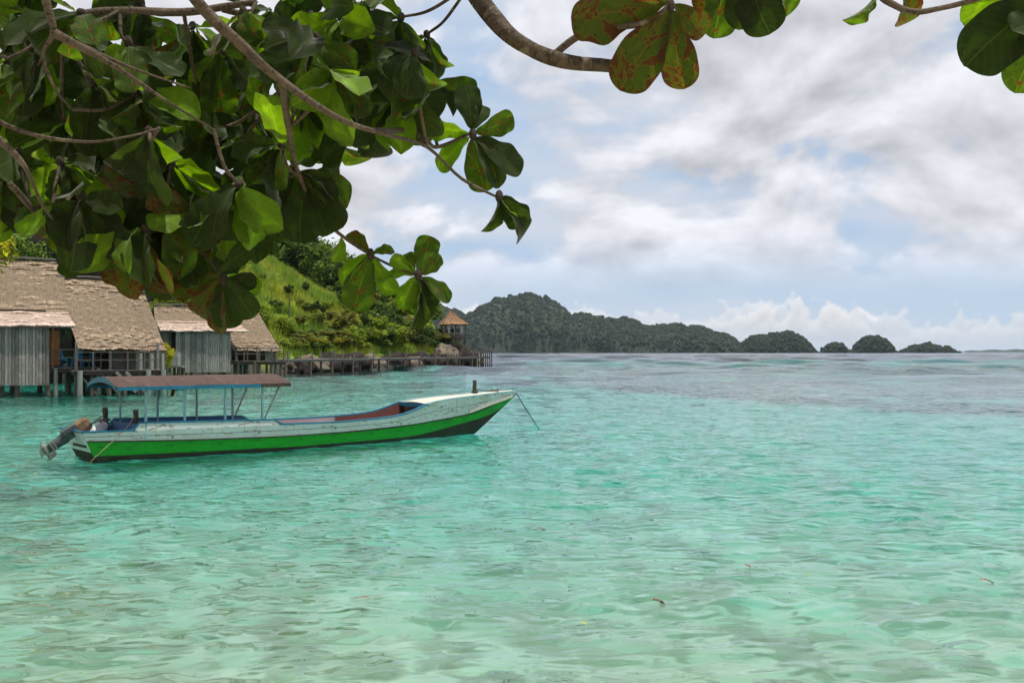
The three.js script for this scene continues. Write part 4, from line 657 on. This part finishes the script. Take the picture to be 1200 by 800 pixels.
    put('skeg', grid(4, 3, (u, v) => ({ p: V(lerp(-0.1, 0.08, u) + v * 0.06, -0.8 - 0.14 * v * (1 - 0.4 * Math.abs(u - 0.7)), 0.004), uv: [u, v] })), M.motorPale, gc);
    put('trim_tab', box(0.05, 0.05, 0.02, 0.24, -0.66, 0), M.yellow, gc);
    const pr = put('propeller', new THREE.CylinderGeometry(0.036, 0.05, 0.12, 14).rotateZ(Math.PI / 2).translate(0.22, -0.77, 0), M.motorPale);
    for (let k = 0; k < 3; k++) put('blade', grid(6, 5, (u, v) => { const r = 0.03 + 0.13 * u, w = 0.075 * Math.sin(Math.PI * (0.25 + 0.68 * u)) * (v * 2 - 1); return { p: V(w * 0.6, r, w), uv: [u, v] }; }).rotateX(k * 2.094 + 0.4).translate(0.23, -0.77, 0), M.motorPale, pr);
    mesh('tiller_arm', tube([V(0.3, 0.14, 0.1), V(0.5, 0.22, 0.14), V(0.72, 0.22, 0.14)], [0.025, 0.022, 0.028], 7), M.motorGrey, m);
  }
  {
    const o = toW(0.28, 0.41, -0.1), c = thing('fuel_canister', 'pale plastic fuel canister lying in the boat stern beside the covered motor', 'canister', [o.x, o.y, o.z], BYAW + 0.5);
    mesh('canister_body', grid(20, 16, (u, v) => { const a = u * 6.283, r = 0.13 * Math.pow(Math.sin(Math.PI * clamp(v, 0.001, 0.999)), 0.25); return { p: V((v - 0.5) * 0.46, 0.14 + Math.sin(a) * r + 0.14 * (v), Math.cos(a) * r), uv: [u, v] }; }), M.plasticWhite, c);
    mesh('cap', new THREE.CylinderGeometry(0.035, 0.035, 0.05, 12).translate(0.08, 0.36, 0), M.red, c);
  }
  const rope = (pts, r, m, label) => { const g = tube(pts.map((p) => toW(...p)), [r, r], 6); return solo('mooring_rope', label, 'rope', g, m); };
  rope([[10.5, 1.22, 0], [11.2, 1.17, 0.0], [11.95, 1.16, 0]], 0.014, M.darkRope, 'dark rope along the foredeck from bollard to bow tip');
  { const p0 = toW(11.98, 1.14, 0), p1 = at(632, 502, 29.8); p1.y = -0.02; solo('mooring_rope', 'dark rope running from the bow tip down into the water', 'rope', tube([p0, p0.clone().lerp(p1, 0.5).add(V(0, -0.03, 0)), p1, p1.clone().add(V(0.5, -0.6, 0))], [0.013, 0.013], 6), M.darkRope); }
  rope([[0.86, 0.98, 0.55], [0.55, 0.66, 0.8], [0.1, 0.25, 0.78], [-0.15, -0.02, 0.72], [-0.3, -0.4, 0.7]], 0.008, M.rope, 'pale rope slanting from the near stern post down to the water');
  rope([[0.62, 0.92, -0.62], [0.3, 0.8, -0.35], [0.1, 0.72, -0.1]], 0.013, M.darkRope, 'dark rope between the far stern post and the motor');
  { const o = toW(2.2, 1.5, -0.85), g = grid(2, 6, (u, v) => ({ p: V((u - 0.5) * 0.07 + 0.01 * Math.sin(v * 5), -v * 0.24, 0.01 * Math.sin(u * 3 + v * 6)), uv: [u, v] })), q = solo('hanging_cloth', 'narrow red cloth hanging under the boat canopy', 'cloth', g, M.red); q.position.copy(o); q.rotation.y = BYAW; }
}
console.log('boat');

// ---------- the tree overhead ----------
{
  const Rl = rng(77), rl = (a, b) => a + (b - a) * Rl();
  const tree = thing('almond_tree', 'large leaved beach tree hanging over the water from above, its branches framing the top', 'tree', [0, 0, 0]);
  // leaf faces: obovate, folded along the rib, wavy at the edge, bent along the length
  const leafGeo = (seed, fold, bend, wave, wide) => {
    const q = rng(seed), p1 = q() * 6, p2 = q() * 6, nL = 20, nW = 8;
    return grid(nW, nL, (u, v) => {
      const w = u * 2 - 1, t = 1 - Math.pow(1 - v, 1.7), prof = 1.12 * Math.pow(t, 0.66) * Math.sqrt(Math.max(0, 1 - Math.pow(t, 5))) + 0.014, half = wide * prof * (1 + 0.05 * Math.sin(t * 8 + p1 + w) + 0.035 * Math.sin(t * 15 + p2)) , y = t + (Math.abs(w) > 0.9 ? 0.01 * Math.sin(t * 25) : 0);
      const ang = bend * t, cy = bend ? Math.sin(ang) / bend : y, cz = bend ? (Math.cos(ang) - 1) / bend : 0;
      return { p: V(w * half + 0.05 * Math.sin(t * 3 + p2) * t, t > 0 ? cy : 0, cz + fold * Math.abs(w) * half + wave * Math.abs(w) ** 2 * Math.sin(t * 17 + p1 + (w > 0 ? 1.3 : 0)) * 0.5), uv: [u, t] };
    });
  };
  const LG = [leafGeo(1, 0.22, 0.6, 0.05, 0.33), leafGeo(2, 0.38, 1.1, 0.07, 0.35), leafGeo(3, 0.10, 0.4, 0.06, 0.38), leafGeo(4, 0.5, 1.6, 0.07, 0.32), leafGeo(5, 0.25, -0.5, 0.07, 0.34), leafGeo(6, 0.8, 0.9, 0.08, 0.33)];
  const leafTex = (base, vein, brown, amt, holes, seed) => tex(256, 512, (u, v) => {
    const w = Math.abs(u - 0.5) * 2; let c = mixc(base, base.map((x) => x * 0.68), tfb(u, v, 4, 6, 4, seed));
    c = mixc(c, base.map((x) => Math.min(255, x * 1.35 + 10)), sstep(0.5, 0.8, tfb(u, v, 3, 4, 3, seed + 5)) * 0.5);
    const ph = (v * 11 - w * 2.2) % 1, sv = 1 - sstep(0, 0.09, Math.abs(((ph + 1) % 1) - 0.5) * 1.0); c = mixc(c, vein, sv * 0.45);
    c = mixc(c, vein, (1 - sstep(0.015, 0.05, w)) * 0.85);
    const edge = sstep(0.45, 1, w) * 0.4 + sstep(0.6, 1, v) * 0.22, k = (tfb(u, v + 0.16 * w, 4, 9, 5, seed + 9) - 0.5) * 1.6 + 0.5 + edge * amt * 1.5 + amt * 0.30 - 0.25;
    c = mixc(c, mixc([118, 96, 16], brown, sstep(0.58, 0.68, k)), sstep(0.52, 0.62, k));
    c = mixc(c, brown.map((x) => x * 0.6), sstep(0.80, 0.86, tfb(u, v, 14, 22, 2, seed + 13)) * 0.7);
    const hole = holes && w < 0.72 && v < 0.9 && (tfb(u, v, 4, 6, 2, seed + 21) > 0.77);
    return [...c, hole ? 0 : 255];
  });
  const LMt = [[leafTex([56, 80, 4], [86, 100, 18], [74, 42, 14], -0.5, false, 501)], [leafTex([80, 112, 5], [114, 134, 24], [100, 62, 16], 0.02, true, 521)], [leafTex([46, 66, 5], [76, 86, 18], [70, 42, 14], -0.2, false, 541)], [leafTex([84, 100, 10], [112, 88, 20], [88, 50, 12], 0.42, false, 561)], [leafTex([124, 166, 5], [146, 176, 24], [100, 60, 16], -0.4, false, 581)]]
    .map(([t], i) => new THREE.MeshPhysicalMaterial({ map: t, alphaTest: 0.5, roughness: 1, transmission: 0.68, thickness: 0, specularIntensity: 0.3, clearcoat: 0.07, clearcoatRoughness: 0.3, side: THREE.DoubleSide }));
  let parts = 0; const rest = LMt.map(() => []);
  const m4 = new THREE.Matrix4();
  function leaf(base, dir, facing, len, gi, mi, stuff) {   // base point, direction of the rib, roughly which way the face looks
    const y = dir.clone().normalize(), z = facing.clone().addScaledVector(y, -facing.dot(y)).normalize(), x = y.clone().cross(z);
    m4.makeBasis(x, y, z).scale(V(len * rl(0.9, 1.08), len, len)).setPosition(base);
    if (stuff || parts >= 299) { rest[mi].push(LG[gi].clone().applyMatrix4(m4)); return; }
    const o = mesh('leaf', LG[gi], LMt[mi], tree); m4.decompose(o.position, o.quaternion, o.scale); parts++;
  }
  const pickM = (brown = 0.1) => { const r = Rl(); return r < brown ? 3 : r < 0.42 ? 0 : r < 0.62 ? 1 : r < 0.82 ? 2 : 4; };
  function rosette(c, axis, n, len, brown = 0.1, stuff = false, faceCam = 0.7, spread = 1) {
    const a = axis.clone().normalize(), s = (Math.abs(a.y) > 0.9 ? V(1, 0, 0) : V(0, 1, 0)).cross(a).normalize(), t = a.clone().cross(s), o0 = Rl() * 6.28;
    for (let i = 0; i < n; i++) {
      const th = o0 + i * 2.4, o = rl(0.55, 1.25) * spread, d = a.clone().multiplyScalar(Math.cos(o)).addScaledVector(s, Math.sin(o) * Math.cos(th)).addScaledVector(t, Math.sin(o) * Math.sin(th)); d.y -= rl(0.15, 0.75); d.normalize();
      const f = V(rl(-0.8, 0.8), rl(0.0, 1.1), rl(-0.5, 0.5) + faceCam * (Rl() < 0.8 ? 1 : -1));
      leaf(c.clone().addScaledVector(d, 0.015), d, f, len * rl(0.72, 1.15), Math.floor(Rl() * LG.length), pickM(brown), stuff);
    }
  }
  // trunk and limbs, standing on the beach to the left, behind the viewer
  const base = V(-2.7, 0.45, 1.6), fork = V(-1.9, 3.7, 0.5);
  mesh('trunk', tube([base, V(-2.75, 1.6, 1.5), V(-2.3, 2.8, 0.95), fork], [0.24, 0.19, 0.16, 0.14], 14, 0.12), M.bark, tree);
  const chains = [];
  function branch(pts, r0, r1, from) {   // pts: [px, py, distance]
    const P = pts.map((p) => at(p[0], p[1], p[2])); if (from) P.unshift(...from);
    mesh('branch', tube(P, [r0, lerp(r0, r1, 0.55), r1, r1 * 0.75], 9, 0.16), M.bark, tree); P.slice(from ? from.length : 0).forEach((p) => chains.push(p)); return P;
  }
  const limb = V(-1.5, 4.0, -1.0), limb2 = V(0.2, 4.6, -0.8), limb3 = V(2.2, 4.5, -1.4);
  mesh('branch', tube([fork, V(-1.7, 3.95, -0.3), limb], [0.13, 0.10, 0.07], 10, 0.1), M.bark, tree);
  mesh('branch', tube([fork, V(-1.0, 4.4, 0), limb2], [0.12, 0.10, 0.075], 10, 0.1), M.bark, tree);
  mesh('branch', tube([limb2, V(1.3, 4.65, -1.0), limb3], [0.06, 0.05, 0.04], 8, 0.1), M.bark, tree);
  branch([[225, -6, 2.35], [275, 45, 2.4], [330, 95, 2.5], [400, 140, 2.52], [450, 157, 2.62], [500, 172, 2.85], [545, 212, 3.1], [583, 231, 3.1]], 0.022, 0.0055, [limb, at(170, -120, 2.2)]);
  branch([[440, 153, 2.6], [495, 156, 3.0], [513, 172, 3.2], [552, 156, 3.2]], 0.009, 0.006);
  branch([[52, -6, 2.4], [62, 38, 2.42], [50, 62, 2.45], [62, 100, 2.5], [84, 128, 2.7]], 0.019, 0.004, [limb, at(40, -120, 2.3)]);
  branch([[62, 38, 2.42], [130, 75, 2.5], [190, 115, 2.6], [250, 152, 2.75]], 0.011, 0.0035);
  branch([[90, 52, 2.45], [150, 78, 2.55], [222, 103, 2.7]], 0.008, 0.003);
  branch([[-10, 138, 2.4], [95, 166, 2.45], [150, 160, 2.5], [186, 150, 2.6]], 0.008, 0.003, [V(-1.7, 3.5, -1.6)]);
  branch([[-6, 160, 2.4], [25, 190, 2.4], [47, 236, 2.5], [62, 258, 2.7]], 0.016, 0.004, [V(-1.75, 3.3, -1.9)]);
  branch([[60, 262, 2.9], [120, 268, 2.9], [190, 272, 2.9], [232, 290, 2.9], [262, 330, 2.9]], 0.009, 0.0045, [at(10, 215, 2.75)]);
  branch([[330, 95, 2.5], [338, 150, 2.75], [350, 205, 2.95], [380, 258, 3.1], [433, 298, 3.2], [470, 316, 3.2], [490, 322, 3.2]], 0.010, 0.0045);
  branch([[75, 18, 2.8], [140, 12, 2.8], [215, 14, 2.9], [300, 2, 2.9]], 0.009, 0.012);
  branch([[322, 30, 3.0], [360, 62, 3.0], [392, 78, 3.0], [432, 84, 3.0]], 0.010, 0.006, [at(260, 10, 2.95)]);
  branch([[330, 105, 3.0], [380, 108, 3.0], [440, 118, 3.0]], 0.008, 0.005);
  branch([[552, -20, 3.0], [572, 14, 3.0], [598, 42, 3.0], [650, 69, 3.0], [716, 77, 3.0]], 0.034, 0.027, [limb2, at(520, -110, 2.7)]);
  branch([[652, 62, 3.0], [675, 44, 2.98], [700, 34, 2.95], [750, 28, 2.9], [768, 20, 2.9], [782, 8, 2.9], [786, -8, 2.9]], 0.011, 0.009);
  branch([[1030, -14, 2.8], [1052, 8, 2.8], [1075, 14, 2.8], [1100, 10, 2.8], [1148, -2, 2.8], [1180, -10, 2.8]], 0.012, 0.008, [limb3.clone()]);
  mesh('branch', tube([limb3, at(1230, -30, 2.8)], [0.03, 0.014], 7, 0.1), M.bark, tree);
  mesh('branch', tube([V(1.0, 4.63, -0.95), at(880, -60, 3.0)], [0.03, 0.012], 7, 0.1), M.bark, tree);
  const budGeo = new THREE.SphereGeometry(0.013, 8, 6).scale(1, 1.6, 1);
  for (const q of [[786, 6, 2.9], [554, 157, 3.2], [585, 230, 3.1], [490, 322, 3.2], [434, 298, 3.2], [262, 328, 2.9]]) mesh('bud', budGeo, M.bark, tree).position.copy(at(...q));
  // single leaves that can be picked out: [base px,py,dist, tip px,py, mat, geo, face x,y,z, tip dist]
  const one = (bx, by, bd, tx, ty, mi, gi, fx = 0, fy = 0.3, fz = 1, td = bd) => { const p = at(bx, by, bd), q = at(tx, ty, td), d = q.clone().sub(p); leaf(p, d, V(fx, fy, fz), d.length() * (LG[gi] === LG[3] ? 1.12 : 1.0), gi, mi); };
  // browned cluster below the top edge
  one(786, 8, 2.9, 733, 107, 3, 0, 0.25, 0.1, 1); one(788, 10, 2.9, 800, 104, 3, 0, -0.35, 0.1, 1); one(780, 6, 2.9, 662, 12, 3, 4, 0.1, -0.9, 0.8); one(790, 4, 2.9, 836, 44, 3, 1, 0.3, -0.4, 1); one(784, 4, 2.9, 720, -30, 3, 0, 0, -0.5, 1); one(792, -4, 2.9, 860, -16, 3, 4, 0, 0.4, 1);
  // green leaves hanging in at the top
  one(852, -45, 3, 850, 43, 1, 0, 0.3, 0, 1); one(872, -40, 3, 905, 38, 2, 2, -0.3, 0.2, 1); one(880, -50, 3, 872, 32, 0, 2, 0.1, 0, 1); one(905, -50, 3, 945, 12, 1, 5, 0.5, 0.2, 1); one(830, -50, 3, 826, 12, 3, 0, -0.4, 0, 1);
  one(1028, -10, 2.8, 1005, 37, 1, 5, 1, 0.1, 0.25); one(1062, -22, 2.8, 1080, 32, 3, 3, 0.2, 0, 1);
  one(1225, -30, 2.8, 1139, 30, 4, 2, 0.2, -0.6, 1); one(1230, -10, 2.8, 1141, 74, 2, 2, 0.2, 0.1, 1); one(1240, 5, 2.8, 1196, 104, 1, 0, -0.3, 0, 1); one(1220, -40, 2.8, 1158, -5, 4, 0, 0, 0.5, 1); one(1250, 0, 2.8, 1180, 52, 0, 4, -0.2, 0.2, 1);
  // tip of the long branch
  one(556, 156, 3.2, 607, 138, 1, 0, 0.1, -0.5, 1); one(556, 160, 3.2, 619, 193, 2, 0, 0.2, 0.5, 1); one(554, 160, 3.2, 598, 212, 0, 0, 0.7, 0.2, 0.7); one(552, 162, 3.2, 570, 224, 1, 2, 0, 0.1, 1); one(550, 160, 3.2, 508, 196, 4, 0, -0.3, 0.3, 1); one(553, 152, 3.2, 545, 96, 2, 2, 0.1, -0.2, 1); one(549, 156, 3.2, 494, 142, 4, 4, 0, -0.7, 0.7); one(555, 152, 3.2, 570, 116, 0, 5, 0, -0.4, 1);
  one(584, 230, 3.1, 640, 270, 2, 3, 0.5, 0.4, 0.9); one(584, 231, 3.1, 580, 278, 0, 5, 1, 0.2, 0.5); one(586, 230, 3.1, 615, 272, 0, 1, -0.2, 0.2, 1); one(585, 230, 3.1, 600, 262, 4, 5, -0.8, 0.2, 0.6);
  // twig with leaves in front of the headland
  one(491, 322, 3.2, 504, 274, 1, 2, 0.1, -0.1, 1); one(492, 322, 3.2, 521, 302, 1, 0, 0.1, -0.7, 0.8); one(493, 324, 3.2, 533, 347, 1, 0, 0.2, 0.6, 0.9); one(491, 325, 3.2, 502, 392, 0, 5, 0.9, 0.2, 0.6); one(490, 325, 3.2, 489, 378, 1, 0, -0.6, 0.1, 0.8); one(488, 323, 3.2, 468, 362, 4, 2, -0.2, 0.1, 1); one(488, 320, 3.2, 459, 300, 4, 4, 0, -0.4, 1); one(486, 322, 3.2, 440, 318, 4, 0, 0.2, 0.8, 0.6); one(486, 318, 3.2, 474, 292, 1, 5, 0, 0.1, 1); one(492, 326, 3.2, 515, 366, 2, 1, 0.5, 0.1, 0.8);
  one(434, 298, 3.2, 390, 327, 4, 0, 0.2, 0.8, 0.8); one(434, 299, 3.2, 414, 366, 1, 2, 0.1, 0.1, 1); one(436, 298, 3.2, 463, 288, 1, 5, 0, 0.5, 1); one(432, 296, 3.2, 408, 268, 3, 0, 0.2, 0.5, 1); one(437, 301, 3.2, 460, 348, 4, 0, -0.3, 0.1, 1); one(400, 278, 3.15, 396, 312, 4, 5, 0.6, 0, 0.8);
  one(352, 208, 3.0, 400, 268, 2, 0, -0.2, 0.1, 1); one(356, 212, 3.0, 352, 285, 2, 2, 0.2, 0.1, 1); one(350, 200, 3.0, 418, 236, 1, 1, 0.1, 0.3, 1); one(348, 196, 3.0, 310, 240, 0, 0, 0.2, 0.2, 1); one(354, 205, 3.0, 402, 205, 2, 3, 0, 0.5, 1); one(352, 202, 3.0, 405, 222, 0, 5, 0.3, 0.7, 0.5); one(360, 220, 3.02, 384, 282, 0, 4, 0.4, 0.1, 0.9); one(346, 190, 3.0, 330, 250, 1, 1, 0.2, 0.2, 1);
  // lowest leaves over the houses
  one(262, 330, 2.9, 268, 386, 0, 2, 0.1, 0.1, 1); one(263, 328, 2.9, 300, 330, 2, 2, 0.1, -0.2, 1); one(258, 326, 2.9, 222, 384, 3, 1, 0.4, 0.1, 1); one(262, 330, 2.9, 244, 392, 3, 0, -0.5, 0.1, 0.9); one(264, 322, 2.95, 308, 346, 4, 4, -0.2, 0.6, 1); one(256, 322, 2.9, 196, 345, 3, 4, 0.1, 0.2, 1); one(258, 318, 2.85, 294, 286, 0, 0, 0, -0.5, 1); one(250, 312, 2.9, 210, 330, 0, 2, 0.3, 0.4, 1); one(266, 326, 2.88, 296, 372, 0, 2, -0.1, 0.2, 1);
  one(128, 268, 2.9, 140, 335, 3, 2, 0.1, 0.1, 1); one(150, 270, 2.85, 178, 332, 0, 2, -0.2, 0.2, 1); one(118, 268, 2.9, 100, 318, 0, 0, 0.2, 0.1, 1); one(180, 272, 2.85, 205, 335, 2, 0, 0.2, 0, 1); one(160, 270, 2.9, 128, 330, 3, 1, 0.3, 0.2, 1); one(205, 276, 2.9, 235, 340, 0, 4, 0.2, 0.2, 1); one(62, 262, 2.9, 52, 285, 3, 0, -0.2, 0.4, 1); one(60, 240, 2.7, 30, 280, 4, 4, 0, 0.4, 1); one(52, 238, 2.7, 88, 288, 2, 2, 0, 0.2, 1);
  // rosettes through the hanging crown
  const spots = [[20, 30], [95, 15], [150, 50], [165, 5], [285, 15], [330, 55], [400, 20], [440, 55], [470, 20], [390, 85], [440, 92], [350, 110], [420, 130], [475, 110], [300, 90], [260, 60], [50, 90], [110, 95], [20, 120], [75, 140], [160, 110], [175, 155], [240, 120], [250, 152], [300, 140], [330, 170], [295, 190], [130, 150], [20, 180], [70, 190], [110, 185], [150, 190], [200, 190], [245, 200], [280, 215], [40, 225], [95, 230], [140, 235], [190, 240], [230, 250], [265, 260], [100, 262], [170, 268], [215, 275], [5, 70], [5, 215], [370, 45], [500, 40], [465, 75], [225, 30], [455, 32], [486, 62], [498, 98], [428, 40], [365, 20], [45, 60], [125, 125]];
  spots.forEach(([px, py], i) => {
    const d = rl(2.7, 3.6), c = at(px, py, d); let best = chains[0], bd = 9; for (const q of chains) { const k = q.distanceTo(c); if (k < bd) { bd = k; best = q; } }
    if (bd > 0.03) mesh('twig', tube([best, best.clone().lerp(c, 0.55).add(V(0, -0.03, 0.02)), c], [0.006, 0.0045], 6, 0.1), M.bark, tree);
    { const g = mesh('bud', budGeo, M.bark, tree); g.position.copy(c); g.rotation.set(Rl() * 3, Rl() * 3, 0); }
    const ax = c.clone().sub(best).normalize().multiplyScalar(0.4).add(V(rl(-0.5, 0.5), -0.45, rl(-0.3, 0.5)));
    rosette(c, ax, 7, 0.185, py > 230 ? 0.2 : 0.04);
  });
  // leaves deeper in the crown
  for (let i = 0; i < 70; i++) { const px = rl(-60, 430), py = rl(-60, 235 - Math.max(0, px - 300) * 0.7), d = rl(3.5, 4.6); rosette(at(px, py, d), V(rl(-0.6, 0.6), -0.4, rl(-0.4, 0.4)), 6, 0.21, 0.06, true, 0.5); }
  // the crown goes on above and behind the frame
  let made = 0, tries = 0;
  while (made < 230 && tries++ < 9000) {
    const x = rl(-4.2, 1.0), z = rl(-4.8, 2.2), y = rl(3.3, 5.6), d = -z;
    if (d > 0.1) { const top = EYE + (HZ + 70) / F * d + 0.22, left = -(600 + 60) / F * d - 0.2; if (y < top && x > left) continue; }
    else if (Math.hypot(x, y - EYE, z) < 1.2) continue;
    if (x > -0.6 && Rl() < 0.6) continue; if (z > -0.5 && Rl() < 0.5) continue;
    made++; rosette(V(x, y, z), V(rl(-0.5, 0.5), rl(-0.3, 0.6), rl(-0.5, 0.5)), 6, 0.25, 0.06, true, 0.1);
  }
  rest.forEach((g, i) => { if (g.length) { const o = mesh('foliage', g, LMt[i], tree); o.userData.kind = 'stuff'; } });
  console.log('leaves', parts, made);

  // fallen leaves drifting on the water
  const drift = [[764, 707, '#8c3d24', 0.2, 'large reddish brown leaf drifting on the open shallow water'], [872, 665, '#a03a38', 0.12, 'small crimson leaf drifting right of the large brown one'], [1148, 682, '#b4542c', 0.17, 'orange leaf drifting near the right edge of the water'], [1108, 669, '#8a3a30', 0.06, 'tiny dark red leaf near the orange one at the right'], [629, 621, '#a8453c', 0.14, 'pinkish red leaf drifting below the bow rope'], [422, 703, '#b0552e', 0.1, 'rusty orange leaf drifting in the middle foreground'], [942, 676, '#c9b03c', 0.08, 'small yellow leaf right of the crimson one'], [184, 522, '#c8b840', 0.1, 'yellow leaf drifting close under the boat side'], [680, 733, '#c8b238', 0.08, 'pale yellow leaf in the foreground centre']];
  drift.forEach(([px, py, c, s, label]) => { const d = EYE * F / (py - HZ), p = at(px, HZ, d), o = solo('drifting_leaf', label, 'leaf', LG[Math.floor(Rl() * 3)], std({ color: c, roughness: 0.6 }), 'leaves drifting on the water'); o.scale.setScalar(s * 0.9); o.position.set(p.x, 0.03, p.z); o.rotation.set(-Math.PI / 2, 0, rl(-1.9, -1.2)); });
}
renderer.render(scene, camera);
